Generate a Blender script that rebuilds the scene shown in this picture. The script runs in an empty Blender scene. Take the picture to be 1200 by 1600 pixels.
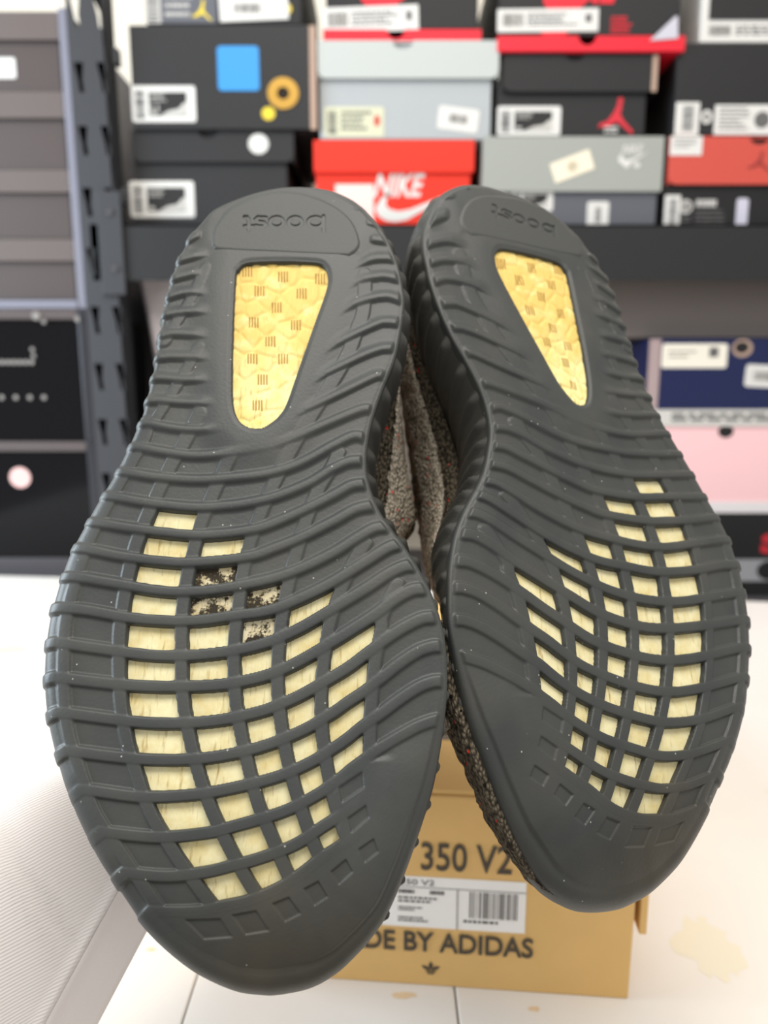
import bpy, bmesh, math, random
import numpy as np
from mathutils import Vector, Matrix
from mathutils.geometry import tessellate_polygon

# ------------------------------------------------------------------ camera, world, light, exposure
scn = bpy.context.scene
COL = scn.collection
F, CX, CY = 1110.0, 600.0, 800.0          # focal length in pixels of a 1200x1600 frame
CAM_H, PITCH = 0.30, math.radians(9.8)
cam = bpy.data.cameras.new('camera')
cam.sensor_fit = 'VERTICAL'; cam.sensor_height = 36.0; cam.sensor_width = 27.0
cam.lens = F / 1600.0 * 36.0
cam.clip_start = 0.01; cam.clip_end = 50
cam.dof.use_dof = True; cam.dof.focus_distance = 0.208; cam.dof.aperture_fstop = 9.6
cam_o = bpy.data.objects.new('camera', cam); COL.objects.link(cam_o)
cam_o.location = (0, 0, CAM_H); cam_o.rotation_euler = (math.pi/2 - PITCH, 0, 0)
scn.camera = cam_o

w = bpy.data.worlds.new('room_light'); scn.world = w; w.use_nodes = True
w.node_tree.nodes['Background'].inputs[0].default_value = (1.0, 0.965, 0.92, 1)
w.node_tree.nodes['Background'].inputs[1].default_value = 0.50

def area_light(name, loc, target, sx, sy, power, color):
    l = bpy.data.lights.new(name, 'AREA'); l.shape = 'RECTANGLE'; l.size = sx; l.size_y = sy
    l.energy = power; l.color = color
    o = bpy.data.objects.new(name, l); COL.objects.link(o); o.location = loc
    o.rotation_euler = (Vector(target) - Vector(loc)).to_track_quat('-Z', 'Y').to_euler()
    return o
area_light('ceiling_panel', (0.10, -0.30, 2.1), (0.05, 0.25, 0.2), 1.5, 0.8, 26, (1.0, 0.95, 0.87))
area_light('ceiling_panel', (0.1, 0.55, 2.2), (0.1, 0.9, 0.2), 1.2, 0.5, 6, (1.0, 0.96, 0.9))
area_light('window_light', (-1.7, 0.35, 0.75), (0, 0.3, 0.2), 1.0, 1.2, 36, (0.76, 0.89, 1.0))
vs = scn.view_settings
vs.view_transform = 'Standard'; vs.look = 'None'; vs.gamma = 1.0; vs.use_curve_mapping = False
vs.exposure = 0.35

# ------------------------------------------------------------------ projection helpers (where a thing of the photo stands)
CR = np.array([1., 0, 0]); CF = np.array([0, math.cos(PITCH), -math.sin(PITCH)]); CD = np.array([0, -math.sin(PITCH), -math.cos(PITCH)])
CO = np.array([0, 0, CAM_H])
def ray(px, py): return CR*((px-CX)/F) + CD*((py-CY)/F) + CF
def at_y(px, py, Y):
    d = ray(px, py); return CO + d*(Y/d[1])
def at_z(px, py, Z):
    d = ray(px, py); return CO + d*((Z-CAM_H)/d[2])
def at_depth(px, py, D): return CO + ray(px, py)*D

# ------------------------------------------------------------------ materials
MATS = {}
def srgb(c):
    return tuple(((x/255)/12.92 if x/255 <= .04045 else ((x/255+.055)/1.055)**2.4) for x in c) + (1,)
def mat(name, rgb, rough=.6, metal=0, spec=.5, noise=0.0, nscale=60, bump=0.0, bscale=200, trans=0, ior=1.45, coat=0, alpha=1, lin=None):
    if name in MATS: return MATS[name]
    m = bpy.data.materials.new(name); m.use_nodes = True; MATS[name] = m
    nt = m.node_tree; b = nt.nodes['Principled BSDF']
    c = lin if lin else srgb(rgb)
    b.inputs['Base Color'].default_value = c
    b.inputs['Roughness'].default_value = rough; b.inputs['Metallic'].default_value = metal
    b.inputs['Specular IOR Level'].default_value = spec
    b.inputs['Transmission Weight'].default_value = trans; b.inputs['IOR'].default_value = ior
    b.inputs['Coat Weight'].default_value = coat
    if noise or bump:
        tc = nt.nodes.new('ShaderNodeTexCoord')
    if noise:
        n = nt.nodes.new('ShaderNodeTexNoise'); n.inputs['Scale'].default_value = nscale; n.inputs['Detail'].default_value = 5
        nt.links.new(tc.outputs['Object'], n.inputs['Vector'])
        mx = nt.nodes.new('ShaderNodeMix'); mx.data_type = 'RGBA'
        mx.inputs[6].default_value = tuple(x*(1-noise) for x in c[:3])+(1,); mx.inputs[7].default_value = tuple(min(1, x*(1+noise)) for x in c[:3])+(1,)
        nt.links.new(n.outputs['Fac'], mx.inputs[0]); nt.links.new(mx.outputs[2], b.inputs['Base Color'])
    if bump:
        n2 = nt.nodes.new('ShaderNodeTexNoise'); n2.inputs['Scale'].default_value = bscale; n2.inputs['Detail'].default_value = 4
        nt.links.new(tc.outputs['Object'], n2.inputs['Vector'])
        bp = nt.nodes.new('ShaderNodeBump'); bp.inputs['Strength'].default_value = bump; bp.inputs['Distance'].default_value = .001
        nt.links.new(n2.outputs['Fac'], bp.inputs['Height']); nt.links.new(bp.outputs['Normal'], b.inputs['Normal'])
    return m
def nodes(m):
    nt = m.node_tree
    def N(t, **kw):
        n = nt.nodes.new(t)
        for k, v in kw.items():
            if k.startswith('i_'): n.inputs[int(k[2:]) if k[2:].isdigit() else k[2:]].default_value = v
            else: setattr(n, k, v)
        return n
    return nt, N, nt.links.new, nt.nodes['Principled BSDF']
def mixc(N, L, fac, a, b):
    mx = N('ShaderNodeMix', data_type='RGBA')
    for s, v in ((0, fac), (6, a), (7, b)):
        if isinstance(v, tuple) or isinstance(v, float): mx.inputs[s].default_value = v
        else: L(v, mx.inputs[s])
    return mx.outputs[2]
def ramp(N, L, src, p0, p1, c0=(0, 0, 0, 1), c1=(1, 1, 1, 1)):
    r = N('ShaderNodeValToRGB'); r.color_ramp.elements[0].position = p0; r.color_ramp.elements[1].position = p1
    r.color_ramp.elements[0].color = c0; r.color_ramp.elements[1].color = c1
    L(src, r.inputs[0]); return r.outputs[0]

def rubber_mat():
    m = mat('worn_rubber', (62, 64, 62), rough=.5, spec=.45)
    nt, N, L, b = nodes(m)
    tc = N('ShaderNodeTexCoord')
    n = N('ShaderNodeTexNoise', i_Scale=38.0, i_Detail=6.0); L(tc.outputs['Object'], n.inputs['Vector'])
    base = mixc(N, L, ramp(N, L, n.outputs['Fac'], .35, .7), srgb((59, 62, 62)), srgb((72, 73, 70)))
    # dust specks
    v = N('ShaderNodeTexVoronoi', i_Scale=420.0); L(tc.outputs['Object'], v.inputs['Vector'])
    sp = ramp(N, L, v.outputs['Distance'], .07, .13, (1, 1, 1, 1), (0, 0, 0, 1))
    rnd = N('ShaderNodeSeparateColor'); L(v.outputs['Color'], rnd.inputs[0])
    few = ramp(N, L, rnd.outputs[0], .93, .94)
    mu = N('ShaderNodeMath', operation='MULTIPLY'); L(sp, mu.inputs[0]); L(few, mu.inputs[1])
    base = mixc(N, L, mu.outputs[0], base, srgb((170, 168, 160)))
    sx = N('ShaderNodeMapping'); sx.inputs['Location'].default_value = (-.012*26, -.098*26, 0); sx.inputs['Scale'].default_value = (26, 26, 26); L(tc.outputs['Object'], sx.inputs[0])
    gr = N('ShaderNodeTexGradient', gradient_type='SPHERICAL'); L(sx.outputs[0], gr.inputs[0])
    mu2 = N('ShaderNodeMath', operation='MULTIPLY'); L(gr.outputs['Fac'], mu2.inputs[0]); L(n.outputs['Fac'], mu2.inputs[1])
    base = mixc(N, L, mu2.outputs[0], base, srgb((84, 74, 54)))
    L(base, b.inputs['Base Color'])
    n2 = N('ShaderNodeTexNoise', i_Scale=900.0, i_Detail=3.0); L(tc.outputs['Object'], n2.inputs['Vector'])
    rr = N('ShaderNodeMapRange'); L(n.outputs['Fac'], rr.inputs[0]); rr.inputs[3].default_value = .34; rr.inputs[4].default_value = .52
    L(rr.outputs[0], b.inputs['Roughness'])
    bp = N('ShaderNodeBump', i_Strength=.12, i_Distance=.0005); L(n2.outputs['Fac'], bp.inputs['Height']); L(bp.outputs['Normal'], b.inputs['Normal'])
    return m
def foam_mat(name, light, dark, dirt):
    m = mat(name, light, rough=.55, spec=.3)
    nt, N, L, b = nodes(m)
    tc = N('ShaderNodeTexCoord')
    n = N('ShaderNodeTexNoise', i_Scale=130.0, i_Detail=7.0, i_Roughness=.65); L(tc.outputs['Object'], n.inputs['Vector'])
    c = mixc(N, L, ramp(N, L, n.outputs['Fac'], .42, .68), srgb(light), srgb(dark))
    mp = N('ShaderNodeMapping'); mp.inputs['Scale'].default_value = (900, 160, 300); mp.inputs['Rotation'].default_value = (0, 0, .5); L(tc.outputs['Object'], mp.inputs[0])
    n3 = N('ShaderNodeTexNoise', i_Scale=1.0, i_Detail=4.0); L(mp.outputs[0], n3.inputs['Vector'])
    c = mixc(N, L, ramp(N, L, n3.outputs['Fac'], .58, .82), c, srgb((178, 150, 84)))
    if dirt:
        n4 = N('ShaderNodeTexNoise', i_Scale=190.0, i_Detail=8.0, i_Roughness=.72); L(tc.outputs['Object'], n4.inputs['Vector'])
        c = mixc(N, L, ramp(N, L, n4.outputs['Fac'], 1-dirt, 1-dirt+.06), c, srgb((52, 44, 30)))
    L(c, b.inputs['Base Color'])
    bp = N('ShaderNodeBump', i_Strength=.35, i_Distance=.0008); L(n3.outputs['Fac'], bp.inputs['Height']); L(bp.outputs['Normal'], b.inputs['Normal'])
    return m
def knit_mat(name, c1, c2, red):
    m = mat(name, c1, rough=.95, spec=.1)
    nt, N, L, b = nodes(m)
    tc = N('ShaderNodeTexCoord')
    mp = N('ShaderNodeMapping'); mp.inputs['Scale'].default_value = (900, 620, 700); L(tc.outputs['Object'], mp.inputs[0])
    v = N('ShaderNodeTexVoronoi', i_Scale=1.0); L(mp.outputs[0], v.inputs['Vector'])
    c = mixc(N, L, ramp(N, L, v.outputs['Distance'], .25, .75), srgb(c1), srgb(c2))
    v2 = N('ShaderNodeTexVoronoi', i_Scale=480.0); L(tc.outputs['Object'], v2.inputs['Vector'])
    s = N('ShaderNodeSeparateColor'); L(v2.outputs['Color'], s.inputs[0])
    d = ramp(N, L, v2.outputs['Distance'], .25, .32, (1, 1, 1, 1), (0, 0, 0, 1))
    for thr, chan, colr in ((.86, 1, (34, 30, 25)), (1-red, 0, (238, 66, 48))):
        mu = N('ShaderNodeMath', operation='MULTIPLY'); L(d, mu.inputs[0]); L(ramp(N, L, s.outputs[chan], thr, thr+.01), mu.inputs[1])
        c = mixc(N, L, mu.outputs[0], c, srgb(colr))
    L(c, b.inputs['Base Color'])
    bp = N('ShaderNodeBump', i_Strength=1.0, i_Distance=.0012); L(v.outputs['Distance'], bp.inputs['Height']); bp.invert = True
    L(bp.outputs['Normal'], b.inputs['Normal'])
    return m

# ------------------------------------------------------------------ object helpers
def link(o, parent=None):
    COL.objects.link(o)
    if parent is not None: o.parent = parent
    return o
def empty(name, loc, label=None, cat=None, group=None):
    o = bpy.data.objects.new(name, None); o.empty_display_size = .02; link(o); o.location = tuple(loc)
    if label: tag(o, label, cat, group)
    return o
def tag(o, label, cat, group=None, kind=None):
    o['label'] = label; o['category'] = cat
    if group: o['group'] = group
    if kind: o['kind'] = kind
    return o
def mesh_np(name, V, Q, m, parent=None, smooth=True):
    me = bpy.data.meshes.new(name)
    V = np.asarray(V, np.float32); Q = np.asarray(Q, np.int32)
    k = Q.shape[1]
    me.vertices.add(len(V)); me.vertices.foreach_set('co', V.ravel())
    me.loops.add(Q.size); me.loops.foreach_set('vertex_index', Q.ravel())
    me.polygons.add(len(Q)); me.polygons.foreach_set('loop_start', np.arange(0, Q.size, k, dtype=np.int32))
    me.update(calc_edges=True); me.validate()
    if smooth: me.polygons.foreach_set('use_smooth', np.ones(len(me.polygons), bool))
    me.materials.append(m)
    return link(bpy.data.objects.new(name, me), parent)
class MB:
    """collects shapes (world space) and builds them as one mesh relative to an origin"""
    def __init__(s): s.v = []; s.f = []
    def add(s, vs, fs):
        n = len(s.v); s.v += [tuple(map(float, p)) for p in vs]; s.f += [tuple(i+n for i in f) for f in fs]; return s
    def box(s, a, b):
        (x0, y0, z0), (x1, y1, z1) = a, b
        return s.add([(x0,y0,z0),(x1,y0,z0),(x1,y1,z0),(x0,y1,z0),(x0,y0,z1),(x1,y0,z1),(x1,y1,z1),(x0,y1,z1)],
                     [(0,3,2,1),(4,5,6,7),(0,1,5,4),(1,2,6,5),(2,3,7,6),(3,0,4,7)])
    def prism(s, poly, y0, y1, holes=()):
        """polygon in x,z extruded along y, with holes"""
        loops = [list(poly)] + [list(h) for h in holes]
        flat = [p for l in loops for p in l]; n = len(flat)
        tri = tessellate_polygon([[Vector((x, z, 0)) for x, z in l] for l in loops])
        vs = [(x, y0, z) for x, z in flat] + [(x, y1, z) for x, z in flat]
        fs = []
        for t in tri:
            a, b, c = [Vector((flat[i][0], flat[i][1])) for i in t]
            t = tuple(t)
            if (b-a).cross(c-a) < 0: t = t[::-1]
            fs.append(t); fs.append(tuple(i+n for i in t[::-1]))
        k = 0
        for li, l in enumerate(loops):
            m_ = len(l)
            area = sum(l[i][0]*l[(i+1) % m_][1]-l[(i+1) % m_][0]*l[i][1] for i in range(m_))
            ccw = area > 0
            if li: ccw = not ccw
            for i in range(m_):
                a, b = k+i, k+(i+1) % m_
                fs.append((a, a+n, b+n, b) if ccw else (a, b, b+n, a+n))
            k += m_
        return s.add(vs, fs)
    def tube(s, pts, r, seg=10):
        pts = [Vector(p) for p in pts]; rs = r if isinstance(r, (list, tuple)) else [r]*len(pts)
        rings = []
        for i, p in enumerate(pts):
            t = (pts[min(i+1, len(pts)-1)]-pts[max(i-1, 0)]).normalized()
            a = t.orthogonal().normalized() if i == 0 else (a - t*a.dot(t)).normalized()
            b = t.cross(a)
            rings.append([p+(a*math.cos(2*math.pi*k/seg)+b*math.sin(2*math.pi*k/seg))*rs[i] for k in range(seg)])
        vs = [q for r_ in rings for q in r_]; fs = []
        for i in range(len(pts)-1):
            for k in range(seg):
                fs.append((i*seg+k, i*seg+(k+1) % seg, (i+1)*seg+(k+1) % seg, (i+1)*seg+k))
        fs.append(tuple(range(seg))[::-1]); fs.append(tuple((len(pts)-1)*seg+k for k in range(seg)))
        return s.add(vs, fs)
    def build(s, name, m, parent=None, origin=(0, 0, 0), bevel=0, smooth=False, seg=2):
        me = bpy.data.meshes.new(name)
        o = np.array(origin, float)
        me.from_pydata([tuple(np.array(p)-o) for p in s.v], [], s.f); me.update()
        if bevel:
            bm = bmesh.new(); bm.from_mesh(me)
            es = [e for e in bm.edges if len(e.link_faces) == 2 and e.calc_face_angle(0) > .6]
            bmesh.ops.bevel(bm, geom=es, offset=bevel, segments=seg, profile=.6, affect='EDGES', clamp_overlap=True)
            bm.to_mesh(me); bm.free()
        if smooth:
            me.polygons.foreach_set('use_smooth', [True]*len(me.polygons))
        me.materials.append(m)
        ob = bpy.data.objects.new(name, me); link(ob, parent)
        if parent is None: ob.location = tuple(o)
        return ob

_tc = {}
def text_polys(s, bold=0.0):
    """glyph outlines of a word as triangles in a unit box (x 0..1, y 0..1)"""
    key = (s, bold)
    if key in _tc: return _tc[key]
    c = bpy.data.curves.new('lettering', 'FONT'); c.body = s; c.size = 1; c.offset = bold; c.resolution_u = 4
    o = bpy.data.objects.new('lettering', c); COL.objects.link(o)
    bpy.context.view_layer.update()
    me = bpy.data.meshes.new_from_object(o.evaluated_get(bpy.context.evaluated_depsgraph_get()))
    V = np.array([v.co[:2] for v in me.vertices]); fs = [tuple(p.vertices) for p in me.polygons]
    lo, hi = V.min(0), V.max(0); V = (V-lo)/(hi-lo)
    bpy.data.objects.remove(o); bpy.data.curves.remove(c); bpy.data.meshes.remove(me)
    _tc[key] = (V, fs); return _tc[key]

# ------------------------------------------------------------------ SHOE SOLES
# The tread is laid out once, as a drawing of one sole; the second sole is its mirror image in another pose.
def catmull(P, n=12, closed=False):
    P = np.array(P, float); N = len(P); out = []
    rng = range(N if closed else N-1)
    for i in rng:
        g = (lambda k: P[k % N]) if closed else (lambda k: P[min(max(k, 0), N-1)])
        p0, p1, p2, p3 = g(i-1), g(i), g(i+1), g(i+2)
        for t in np.linspace(0, 1, n, endpoint=False):
            out.append(.5*((2*p1)+(-p0+p2)*t+(2*p0-5*p1+4*p2-p3)*t*t+(-p0+3*p1-3*p2+p3)*t**3))
    if not closed: out.append(P[-1])
    return np.array(out)
def sstep(a, b, x):
    t = np.clip((x-a)/(b-a), 0, 1); return t*t*(3-2*t)
OUTL = [(438,287),(390,298),(340,319),(318,340),(302,357),(286,383),(273,414),(264,444),(257,472),(251,502),(246,532),(241,566),(233,600),(223,636),(210,670),(192,706),(172,742),(147,781),(124,822),(103,862),(89,900),(73,952),(65,1004),(63,1058),(68,1114),(82,1173),(103,1231),(131,1295),(166,1361),(205,1423),(239,1464),(278,1499),(315,1524),(363,1545),(400,1551),(430,1551),(483,1540),(523,1518),(551,1493),(580,1461),(604,1425),(631,1362),(656,1291),(676,1226),(690,1147),(697,1073),(695,1011),(687,968),(671,922),(652,885),(631,852),(609,822),(591,795),(577,760),(571,725),(574,686),(584,644),(600,600),(616,560),(626,515),(631,472),(628,444),(622,414),(611,384),(597,356),(578,332),(557,312),(537,300),(514,291),(480,286)]
RIBS = {  # cross ribs, heel to toe
 1: [(212,667),(232,663),(270,670),(310,673),(356,668),(385,660)],
 2: [(195,704),(214,699),(250,706),(300,713),(350,710),(420,697),(460,685),(500,668),(560,643),(579,640)],
 3: [(175,738),(195,738),(240,746),(302,751),(352,749),(420,741),(470,725),(520,698),(552,683),(569,685)],
 4: [(149,778),(167,775),(227,786),(302,794),(352,792),(390,787),(432,777),(482,757),(520,734),(545,723),(567,721)],
 5: [(126,820),(142,816),(202,826),(290,836),(340,836),(390,830),(420,822),(470,801),(520,776),(550,760),(573,757)],
 6: [(105,861),(125,857),(190,870),(265,879),(315,879),(390,871),(430,858),(470,842),(520,817),(557,797),(586,791)],
 7: [(92,903),(115,902),(177,912),(252,924),(302,925),(352,920),(420,907),(470,890),(520,866),(557,843),(585,827),(605,824)],
 8: [(74,951),(90,950),(140,955),(202,966),(265,971),(315,970),(365,963),(420,955),(470,936),(520,911),(570,880),(607,857),(626,851)],
 9: [(67,1001),(107,1007),(177,1017),(234,1024),(291,1025),(347,1020),(390,1012),(427,1001),(469,982),(512,957),(570,922),(607,898),(632,886),(648,885)],
 10: [(66,1056),(107,1061),(177,1069),(234,1073),(291,1073),(347,1070),(398,1061),(435,1049),(469,1033),(517,1005),(551,984),(585,962),(620,936),(645,923),(665,921)],
 11: [(71,1113),(107,1115),(177,1124),(234,1130),(291,1130),(347,1125),(404,1113),(435,1102),(469,1087),(517,1060),(546,1042),(574,1021),(611,994),(639,977),(662,967),(680,966)],
 12: [(83,1172),(121,1175),(177,1182),(234,1187),(291,1187),(347,1181),(412,1166),(472,1142),(517,1116),(543,1098),(571,1079),(597,1059),(625,1037),(653,1019),(676,1011),(690,1011)],
 13: [(104,1232),(149,1236),(220,1245),(291,1243),(347,1235),(427,1216),(480,1194),(520,1170),(543,1154),(568,1134),(597,1114),(625,1093),(653,1075),(676,1066),(694,1065)],
 14: [(134,1296),(179,1302),(250,1308),(321,1302),(363,1292),(441,1269),(492,1244),(527,1220),(548,1203),(568,1188),(591,1171),(642,1141),(670,1129),(690,1124)],
 15: [(168,1361),(207,1365),(264,1369),(321,1363),(363,1353),(407,1341),(461,1320),(506,1291),(551,1262),(580,1240)],
 16: [(207,1422),(250,1425),(307,1424),(349,1416),(387,1408),(432,1390),(466,1369),(506,1339),(546,1313),(570,1290)]}
HEELRIBS = [  # side, points (outer -> inner)
 ('l',[(276,402),(292,378),(322,364)]),('l',[(262,416),(277,409),(316,399),(336,395)]),('l',[(250,444),(267,438),(304,429),(334,427)]),('l',[(246,470),(262,466),(290,459),(334,457)]),
 ('l',[(240,498),(255,494),(290,489),(340,487)]),('l',[(234,533),(246,529),(270,523),(300,524),(336,525)]),('l',[(228,566),(242,562),(270,559),(320,560),(340,560)]),
 ('l',[(222,602),(235,596),(250,592),(288,595),(338,593)]),('l',[(210,636),(225,630),(246,627),(280,630),(310,631),(348,629)]),
 ('r',[(574,326),(560,326),(544,328)]),('r',[(596,352),(580,350),(562,348)]),('r',[(606,378),(590,376),(570,374)]),
 ('r',[(620,408),(606,405),(584,406),(560,414),(545,421)]),('r',[(624,438),(606,434),(590,434),(560,440),(536,454)]),('r',[(626,471),(606,465),(580,468),(550,478),(520,496)]),
 ('r',[(624,507),(606,505),(590,508),(548,527),(516,544),(494,560)]),('r',[(614,546),(596,547),(570,556),(540,570),(500,590),(478,603)]),('r',[(599,590),(586,590),(540,612),(490,636),(446,656)])]
STRIPS = [  # lengthwise strips, heel to toe, outer side to inner side
 [(232,655),(226,683),(206,720),(183,759),(160,802),(141,840),(125,884),(112,930),(102,977),(100,1031),(100,1087),(108,1147),(126,1206),(148,1269),(189,1333),(232,1397),(262,1445)],
 [(312,640),(310,651),(289,692),(268,728),(249,767),(230,809),(214,850),(202,894),(194,942),(188,988),(187,1045),(190,1099),(199,1155),(216,1215),(237,1272),(273,1333),(315,1393),(352,1440)],
 [(362,712),(354,728),(334,772),(316,815),(303,860),(293,902),(286,947),(284,994),(284,1048),(288,1104),(298,1158),(312,1212),(332,1268),(359,1325),(389,1379),(421,1426)],
 [(570,424),(570,456),(567,490),(558,516),(544,554),(516,604),(486,652),(455,705),(429,755),(407,805),(390,852),(380,895),(374,940),(367,994),(366,1045),(369,1096),(377,1146),(389,1200),(404,1257),(425,1308),(447,1360),(474,1415)],
 [(531,704),(519,730),(498,765),(480,810),(465,860),(450,918),(441,965),(435,1022),(434,1073),(438,1119),(446,1170),(458,1221),(474,1274),(493,1325),(517,1366)],
 [(573,846),(552,880),(533,922),(516,972),(506,1034),(502,1085),(503,1136),(510,1192),(522,1250),(538,1299),(558,1338)],
 [(623,908),(612,930),(597,965),(596,985),(587,1028),(581,1087),(578,1144),(578,1195),(582,1230),(590,1268)]]
STRIP_EXTRA = [[(322,416),(310,446),(294,477),(274,508),(256,540)], [(312,540),(294,576),(272,612),(249,648),(234,670)]]
WIN = {1:(4,15),2:(5,15),3:(7,15),4:(8,15),5:(10,13)}      # column -> rows with an opening
DIRTY = {(7,2),(6,2),(7,3),(8,3)}
HEELWIN = [(369,440),(374,424),(390,414),(440,412),(493,414),(507,420),(512,434),(509,456),(490,510),(468,573),(449,628),(438,648),(424,661),(407,670),(388,668),(373,656),(365,632),(364,590),(365,530)]
CAPP = [(150,1424),(207,1424),(250,1427),(307,1426),(349,1418),(387,1410),(432,1392),(466,1371),(500,1344),(520,1318),(530,1280),(520,1240),(527,1222),(548,1205),(568,1190),(591,1186),(640,1186),(700,1160),(760,1300),(500,1600),(150,1600)]
FRAMEP = [(356,398),(528,398),(532,440),(510,520),(478,600),(452,660),(420,692),(372,690),(346,664),(342,560),(346,450)]
IMPR = [[(290,1438),(345,1436),(362,1464),(318,1468)],[(364,1430),(401,1423),(420,1454),(384,1460)],[(427,1412),(452,1402),(470,1427),(446,1439)],[(476,1389),(498,1377),(512,1401),(492,1414)],[(518,1362),(541,1343),(551,1362),(530,1381)],[(561,1327),(584,1311),(591,1331),(570,1347)],
        [(530,1231),(566,1207),(569,1230),(535,1253)],[(544,1279),(572,1259),(577,1277),(550,1300)]]
HW_D = catmull(HEELWIN, 6, True)
def dense(pts):
    d = catmull(pts, 14); return d
def sorted_fn(d, ax):
    o = np.argsort(d[:, ax], kind='stable'); return d[o, ax], d[o, 1-ax]
def ext(pts, px):
    a, b = np.array(pts[0], float), np.array(pts[1], float); v = (a-b)/np.linalg.norm(a-b); return [tuple(a+v*px)]+list(pts)
RIBF = {k: sorted_fn(dense(ext(v, 36)), 0) for k, v in RIBS.items()}
STRF = [sorted_fn(dense(s), 1) for s in STRIPS]
def poly_sd(P, x, y):
    """signed distance to a polygon, inside positive"""
    P = np.array(P, float); d = np.full(x.shape, 1e9); ins = np.zeros(x.shape, bool)
    for i in range(len(P)):
        a, b = P[i], P[(i+1) % len(P)]; e = b-a
        t = np.clip(((x-a[0])*e[0]+(y-a[1])*e[1])/(e@e), 0, 1)
        d = np.minimum(d, np.hypot(x-a[0]-t*e[0], y-a[1]-t*e[1]))
        c = (a[1] > y) != (b[1] > y)
        if a[1] != b[1]: ins ^= c & (x < (b[0]-a[0])*(y-a[1])/(b[1]-a[1])+a[0])
    return np.where(ins, d, -d)
def bar(f, x, y, hw, sh, lo=None, hi=None, up=0.0):
    """profile of a raised bar along y=f(x); up widens the soft upper flank; returns 0..1"""
    fx, fy = f; yc = np.interp(x, fx, fy); sl = np.interp(x, fx, np.gradient(fy, fx+np.arange(len(fx))*1e-6))
    sl = np.clip(sl, -1.6, 1.6)
    d = (y-yc)/np.sqrt(1+sl*sl)
    lo = fx[0] if lo is None else lo; hi = fx[-1] if hi is None else hi
    ex = np.maximum(np.maximum(lo+hw*.6-x, x-hi+hw*.6), 0)
    dist = np.hypot(d, ex)
    p = 1-sstep(hw-sh*.5, hw+sh*.5, dist)
    if up: p = np.where(d < 0, np.maximum(p, 1-sstep(hw*.2, hw+up, dist)), p)
    return p*(1-.12*np.clip(dist/hw, 0, 1)**2)
RIB_H, STRIP_H = .00115, .00095
HWR = lambda x, y: 0
def tread(x, y):
    """height (m) of the tread over the sheet, and whether a point lies over an opening"""
    h = np.zeros(x.shape); bars = np.zeros(x.shape)
    row = np.zeros(x.shape, int); col = np.zeros(x.shape, int)
    for k, f in RIBF.items():
        row += (np.interp(x, *f) < y)
    for f in STRF:
        col += (np.interp(y, *f) < x)
    smx = lambda a, b: np.where(np.abs(a-b) < 3e-4, np.maximum(a, b)+((3e-4-np.abs(a-b))**2)/(4*3e-4)*.5, np.maximum(a, b))
    for k, f in RIBF.items():
        yc = np.interp(x, *f); sel = np.abs(y-yc) < 42
        if not sel.any(): continue
        X, Y = x[sel], y[sel]
        hw = 6.6 if k == 1 else 7.4+2.9*min(1, (k-2)/8)
        p = bar(f, X, Y, hw, 8.0 if k < 8 else 6.0, up=4.0 if k < 8 else 1.0)
        if k == 1: p = p*(1-sstep(318, 368, X))
        if k == 2: p = p*(1-.45*np.exp(-((X-400)/46)**2))
        if k == 15: p = p*(1-sstep(560, 600, X))
        if k == 16: p = p*(1-sstep(560, 590, X))
        h[sel] = smx(h[sel], p*(RIB_H if k > 8 else RIB_H+.00025)); bars[sel] = np.maximum(bars[sel], p)
    for side, pts in HEELRIBS:
        f = sorted_fn(dense(pts), 0); sel = (np.abs(y-np.interp(x, *f)) < 26) & (x > f[0][0]-12) & (x < f[0][-1]+12)
        X, Y = x[sel], y[sel]
        p = bar(f, X, Y, 5.6, 4.0, up=11.0)
        xi = pts[-1][0]
        short = abs(pts[-1][0]-pts[0][0]) < 48
        fd = 14 if short else 34
        p = p*(1-sstep(xi-fd, xi, X)) if side == 'l' else p*sstep(xi, xi+fd, X)
        h[sel] = smx(h[sel], p*.00135)
    for i, f in enumerate(STRF):
        xc = np.interp(y, *f); sel = np.abs(x-xc) < 30
        X, Y = x[sel], y[sel]
        hw = (8.0 if i > 2 else 7.4)+2.2*sstep(800, 980, Y)
        p = bar(f, Y, X, 11.0, 4.0)
        top = f[0][0]
        amp = STRIP_H*(.72+.33*sstep(880, 1020, Y))
        h[sel] = smx(h[sel], p*amp)
        bars[sel] = np.maximum(bars[sel], p)
    for pts in STRIP_EXTRA:
        f = sorted_fn(dense(pts), 1); p = bar(f, y, x, 8.5, 3.5); h = smx(h, p*.0007)
    fr = sstep(-58, 4, poly_sd(FRAMEP, x, y)); h = h*(1-fr)+np.maximum(h, .00125)*fr
    h = smx(h, sstep(-30, 10, poly_sd([(300,270),(590,270),(590,330),(560,395),(530,402),(345,402),(322,380),(318,340)], x, y))*.0010)
    cap = sstep(-9, 5, poly_sd(CAPP, x, y)); capr = cap+(sstep(-75, 30, poly_sd(CAPP, x, y))-cap)*sstep(575, 625, x)
    h = smx(h, np.where(y > 1080, capr, 0)*RIB_H*.97)
    for q in IMPR:
        sd = poly_sd(q, x, y); h = np.where(sd > -3, h*(1-.5*sstep(-2.0, 1.5, sd)), h)
    opening = np.zeros(x.shape, bool)
    for c, (r0, r1) in WIN.items():
        opening |= (col == c+1) & (row >= r0) & (row <= r1)
    o = opening & (bars < .5)
    h = np.where(opening, h*sstep(.12, .6, bars)-.0036*(1-sstep(.12, .55, bars)), h)
    sdw = poly_sd(HW_D, x, y); h = h-.0004*sstep(-9, -1, sdw); hw_ = sstep(-1.2, 2.0, sdw); h = h*(1-hw_)-.0036*hw_
    return h
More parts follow.
